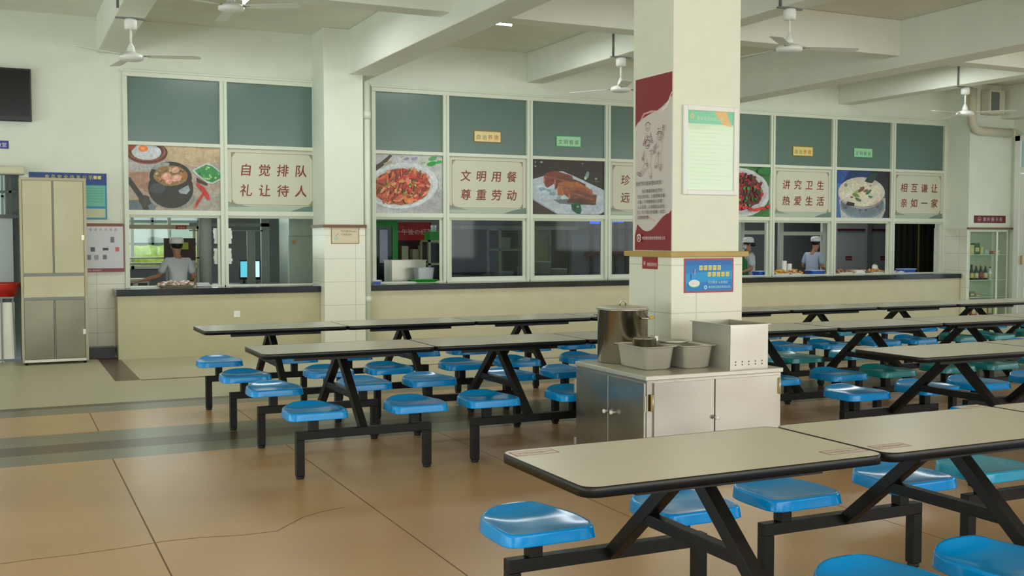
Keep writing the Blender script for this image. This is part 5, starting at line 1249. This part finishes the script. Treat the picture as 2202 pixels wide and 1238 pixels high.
# ================================================================== people in the kitchen
def skin(name, V, E_, m, parent, root=0, lv=2):
    bm = bmesh.new(); L = bm.verts.layers.skin.verify(); vs = []
    for i, (p, r) in enumerate(V):
        v = bm.verts.new(p); vs.append(v); rr = r if isinstance(r, tuple) else (r, r); v[L].radius = rr; v[L].use_root = (i == root)
    for a, b in E_: bm.edges.new((vs[a], vs[b]))
    me = bpy.data.meshes.new(name); bm.to_mesh(me); bm.free(); me.materials.append(m)
    o = bpy.data.objects.new(name, me); COL.objects.link(o); o.parent = parent
    s = o.modifiers.new('skin', 'SKIN'); s.use_smooth_shade = True; s.branch_smoothing = .4
    u = o.modifiers.new('sub', 'SUBSURF'); u.levels = lv; u.render_levels = lv
    return o
def person(label, loc, heading, sc, arms, lean=0., tops=M_shirt, apron=False, mask=False, face=True, bun=False):
    t = thing('person', label, 'person', loc); t.rotation_euler = (0, 0, heading); t.scale = (sc, sc, sc)
    sh = lambda z: lean*max(0, z-.9)                      # forward lean grows from the hips
    P = lambda x, y, z: (x, y+sh(z), z)
    V = [(P(0, 0, .92), (.13, .10)), (P(0, 0, 1.04), (.125, .095)), (P(0, 0, 1.24), (.15, .10)), (P(0, -.005, 1.37), (.075, .065)), (P(0, .0, 1.43), (.05, .052)), (P(0, .015, 1.485), (.068, .075)), (P(0, .012, 1.56), (.080, .092)), (P(0, .005, 1.63), (.055, .065))]
    E_ = [(0, 1), (1, 2), (2, 3), (3, 4), (4, 5), (5, 6), (6, 7)]
    def add(p, r, k): V.append((p, r)); E_.append((k, len(V)-1)); return len(V)-1
    slee = []
    for s in (-1, 1):
        el, wr = (Vector(q) for q in arms[s])
        S0 = Vector(P(s*.165, -.005, 1.345)); k = add(S0, .052, 2)
        k = add((S0+el)/2, .045, k); k = add(el, .037, k); k = add((el+wr)/2, .034, k); k = add(wr, .025, k)
        d = (wr-el).normalized(); side = d.cross(Vector((0, 0, 1))); side = side.normalized() if side.length > .1 else Vector((1, 0, 0)); dn = side.cross(d)
        pm = wr+d*.055; kp = add(pm, (.032, .018), k)
        for i, (o_, l) in enumerate(((-.030, .062), (-.010, .072), (.010, .068), (.029, .052))):
            b0 = pm+side*o_+d*.03; q = add(b0, .0095, kp); q = add(b0+d*l*.55+dn*-.006, .009, q); add(b0+d*l+dn*-.024, .0075, q)
        q = add(wr+d*.03+side*(-s)*.035, .012, k); add(wr+d*.06+side*(-s)*.06, .009, q)
        slee.append((S0, el))
    for s in (-1, 1):
        k = add((s*.085, 0, .84), .085, 0); k = add((s*.09, .01, .48), .058, k); k = add((s*.09, -.01, .10), .036, k); add((s*.09, .12, .035), (.036, .03), k)
    skin('body', V, E_, M_skin, t)
    V2 = [(P(0, 0, .84), (.155, .125)), (P(0, 0, 1.04), (.150, .118)), (P(0, 0, 1.24), (.178, .122)), (P(0, -.005, 1.365), (.095, .08)), (P(0, 0, 1.40), (.062, .062))]
    E2 = [(0, 1), (1, 2), (2, 3), (3, 4)]
    for S0, el in slee:
        V2.append((S0, .072)); E2.append((2, len(V2)-1)); V2.append((S0.lerp(el, .5), .066)); E2.append((len(V2)-2, len(V2)-1)); V2.append((S0.lerp(el, .85), .060)); E2.append((len(V2)-2, len(V2)-1))
    skin('shirt', V2, E2, tops, t)
    V3 = [((0, 0, .93), (.14, .112)), ((-.085, 0, .82), .098), ((-.09, .012, .48), .074), ((-.09, -.008, .09), .055), ((.085, 0, .82), .098), ((.09, .012, .48), .074), ((.09, -.008, .09), .055)]
    skin('trousers', V3, [(0, 1), (1, 2), (2, 3), (0, 4), (4, 5), (5, 6)], M_trouser, t)
    hy = sh(1.58)
    for s in (-1, 1):
        MB().lathe([(.001, 0), (.045, 0), (.05, .02), (.04, .06), (.001, .075)], M_black, (0, 0, 0), 16, sy=2.3).build('shoe', t, loc=(s*.09, .055, 0))
        MB().sphere((s*.083, hy-.0, 1.545), .02, M_skin, (.4, .8, 1.3)).build('ear', t)
    MB().sphere((0, hy-.012, 1.595), .097, M_hair, (.93, 1.05, .92)).build('hair', t)
    cap = MB().lathe([(.098, 1.60), (.105, 1.605), (.106, 1.65), (.096, 1.688), (.06, 1.705), (.001, 1.71)], M_whitep, (0, hy-.005, 0), 28, sy=1.08).build('cap', t)
    MB().lathe([(.001, 0), (.085, 0), (.088, .004), (.085, .008), (.001, .012)], M_whitep, (0, 0, 0), 20, sy=.7).build('cap_peak', cap, loc=(0, hy+.105, 1.603))
    if face:
        for s in (-1, 1): MB().sphere((s*.032, hy+.097, 1.565), .011, M_black, (1.3, .5, .6), 8).build('eye', t)
        MB().sphere((0, hy+.108, 1.535), .015, M_skin, (.8, 1, 1.4), 8).build('nose', t)
        MB().sphere((0, hy+.095, 1.497), .02, mat('lips', (150, 80, 70), .5), (1.2, .4, .35), 8).build('mouth', t)
    if mask: MB().sphere((0, hy+.07, 1.512), .062, mat('grey_white_mask', (206, 210, 210), .7), (1, .85, .8)).build('face_mask', t)
    if bun: MB().sphere((0, hy-.12, 1.56), .042, M_hair).build('hair_bun', t)
    if apron:
        b = MB(); cols = 14
        rows = [(.45, .20), (.80, .185), (1.05, .165), (1.25, .14), (1.33, .09)]
        R = []
        for z, hw_ in rows:
            rg = []
            for i in range(cols+1):
                u = -1+2*i/cols; x = u*hw_; y = .155*math.sqrt(max(0, 1-(x/.245)**2))+sh(z)-.0
                rg.append((x, y, z))
            R.append(rg)
        front = [[b.bm.verts.new(p) for p in r] for r in R]; back = [[b.bm.verts.new((p[0], p[1]-.008, p[2])) for p in r] for r in R]
        fs = []
        for A_, B_ in zip(front, front[1:]): fs += [b.bm.faces.new([A_[i], A_[i+1], B_[i+1], B_[i]]) for i in range(cols)]
        for A_, B_ in zip(back, back[1:]): fs += [b.bm.faces.new([A_[i+1], A_[i], B_[i], B_[i+1]]) for i in range(cols)]
        b._fin(fs, M_apron, True); ap = b.build('apron', t)
        for s in (-1, 1): MB().tube([(s*.085, .12+sh(1.33), 1.33), (s*.085, .06+sh(1.38), 1.405), (s*.06, -.06+sh(1.4), 1.42), (0, -.085+sh(1.4), 1.40)], .009, M_apron, 6).build('apron_strap', ap)
    return t
q = at(384, 590, Y=14.95)
person('person in white shirt and cap seen from behind, reaching left over the left kitchen counter', (q.x, 14.95, 0), math.radians(8), .87,
       {-1: ((-.27, .10, 1.10), (-.50, .16, 1.04)), 1: ((.24, .02, 1.08), (.22, .20, .97))}, lean=.12, face=True)
q = at(1612, 590, Y=15.05)
person('person with white cap, face mask and green apron, facing left beside the column', (q.x, 15.05, 0), math.radians(75), .87,
       {-1: ((-.22, .05, 1.08), (-.17, .26, 1.0)), 1: ((.22, .04, 1.08), (.15, .25, .99))}, lean=.06, apron=True, mask=True, bun=True)
q = at(1744, 590, Y=15.25)
person('person in pale blue coat seen from behind in the second right serving window', (q.x, 15.25, 0), math.radians(-72), .88,
       {-1: ((-.22, .04, 1.08), (-.15, .24, 1.0)), 1: ((.22, .06, 1.08), (.18, .28, 1.0))}, lean=.26, tops=M_coat)

# clipped hedge in front of the pale building across the yard
random.seed(5)
hg = MB(); n = 60
for i in range(n):
    for j in range(2): hg.sphere((-2+i*.16, 27.6+.1*j+random.uniform(-.05, .05), 1.0+random.uniform(-.05, .04)), .27, M_grass, (1, .8, 1), 8)
hg.box(-2.1, 27.5, -.02, 7.6, 27.9, 1.05, M_grass)
hg = hg.build('hedge'); tag(hg, 'lime green hedge outside, seen through the far kitchen window', 'hedge')
f = MB()
for x in (0, 1.2, 2.4, 3.6, 4.8): f.box(x, 29.95, 1.3, x+.06, 30, 3.2, M_grey)
for z in (1.3, 1.9, 2.5, 3.1): f.box(0, 29.95, z, 4.86, 30, z+.05, M_grey)
struct(f.build('window_8'))
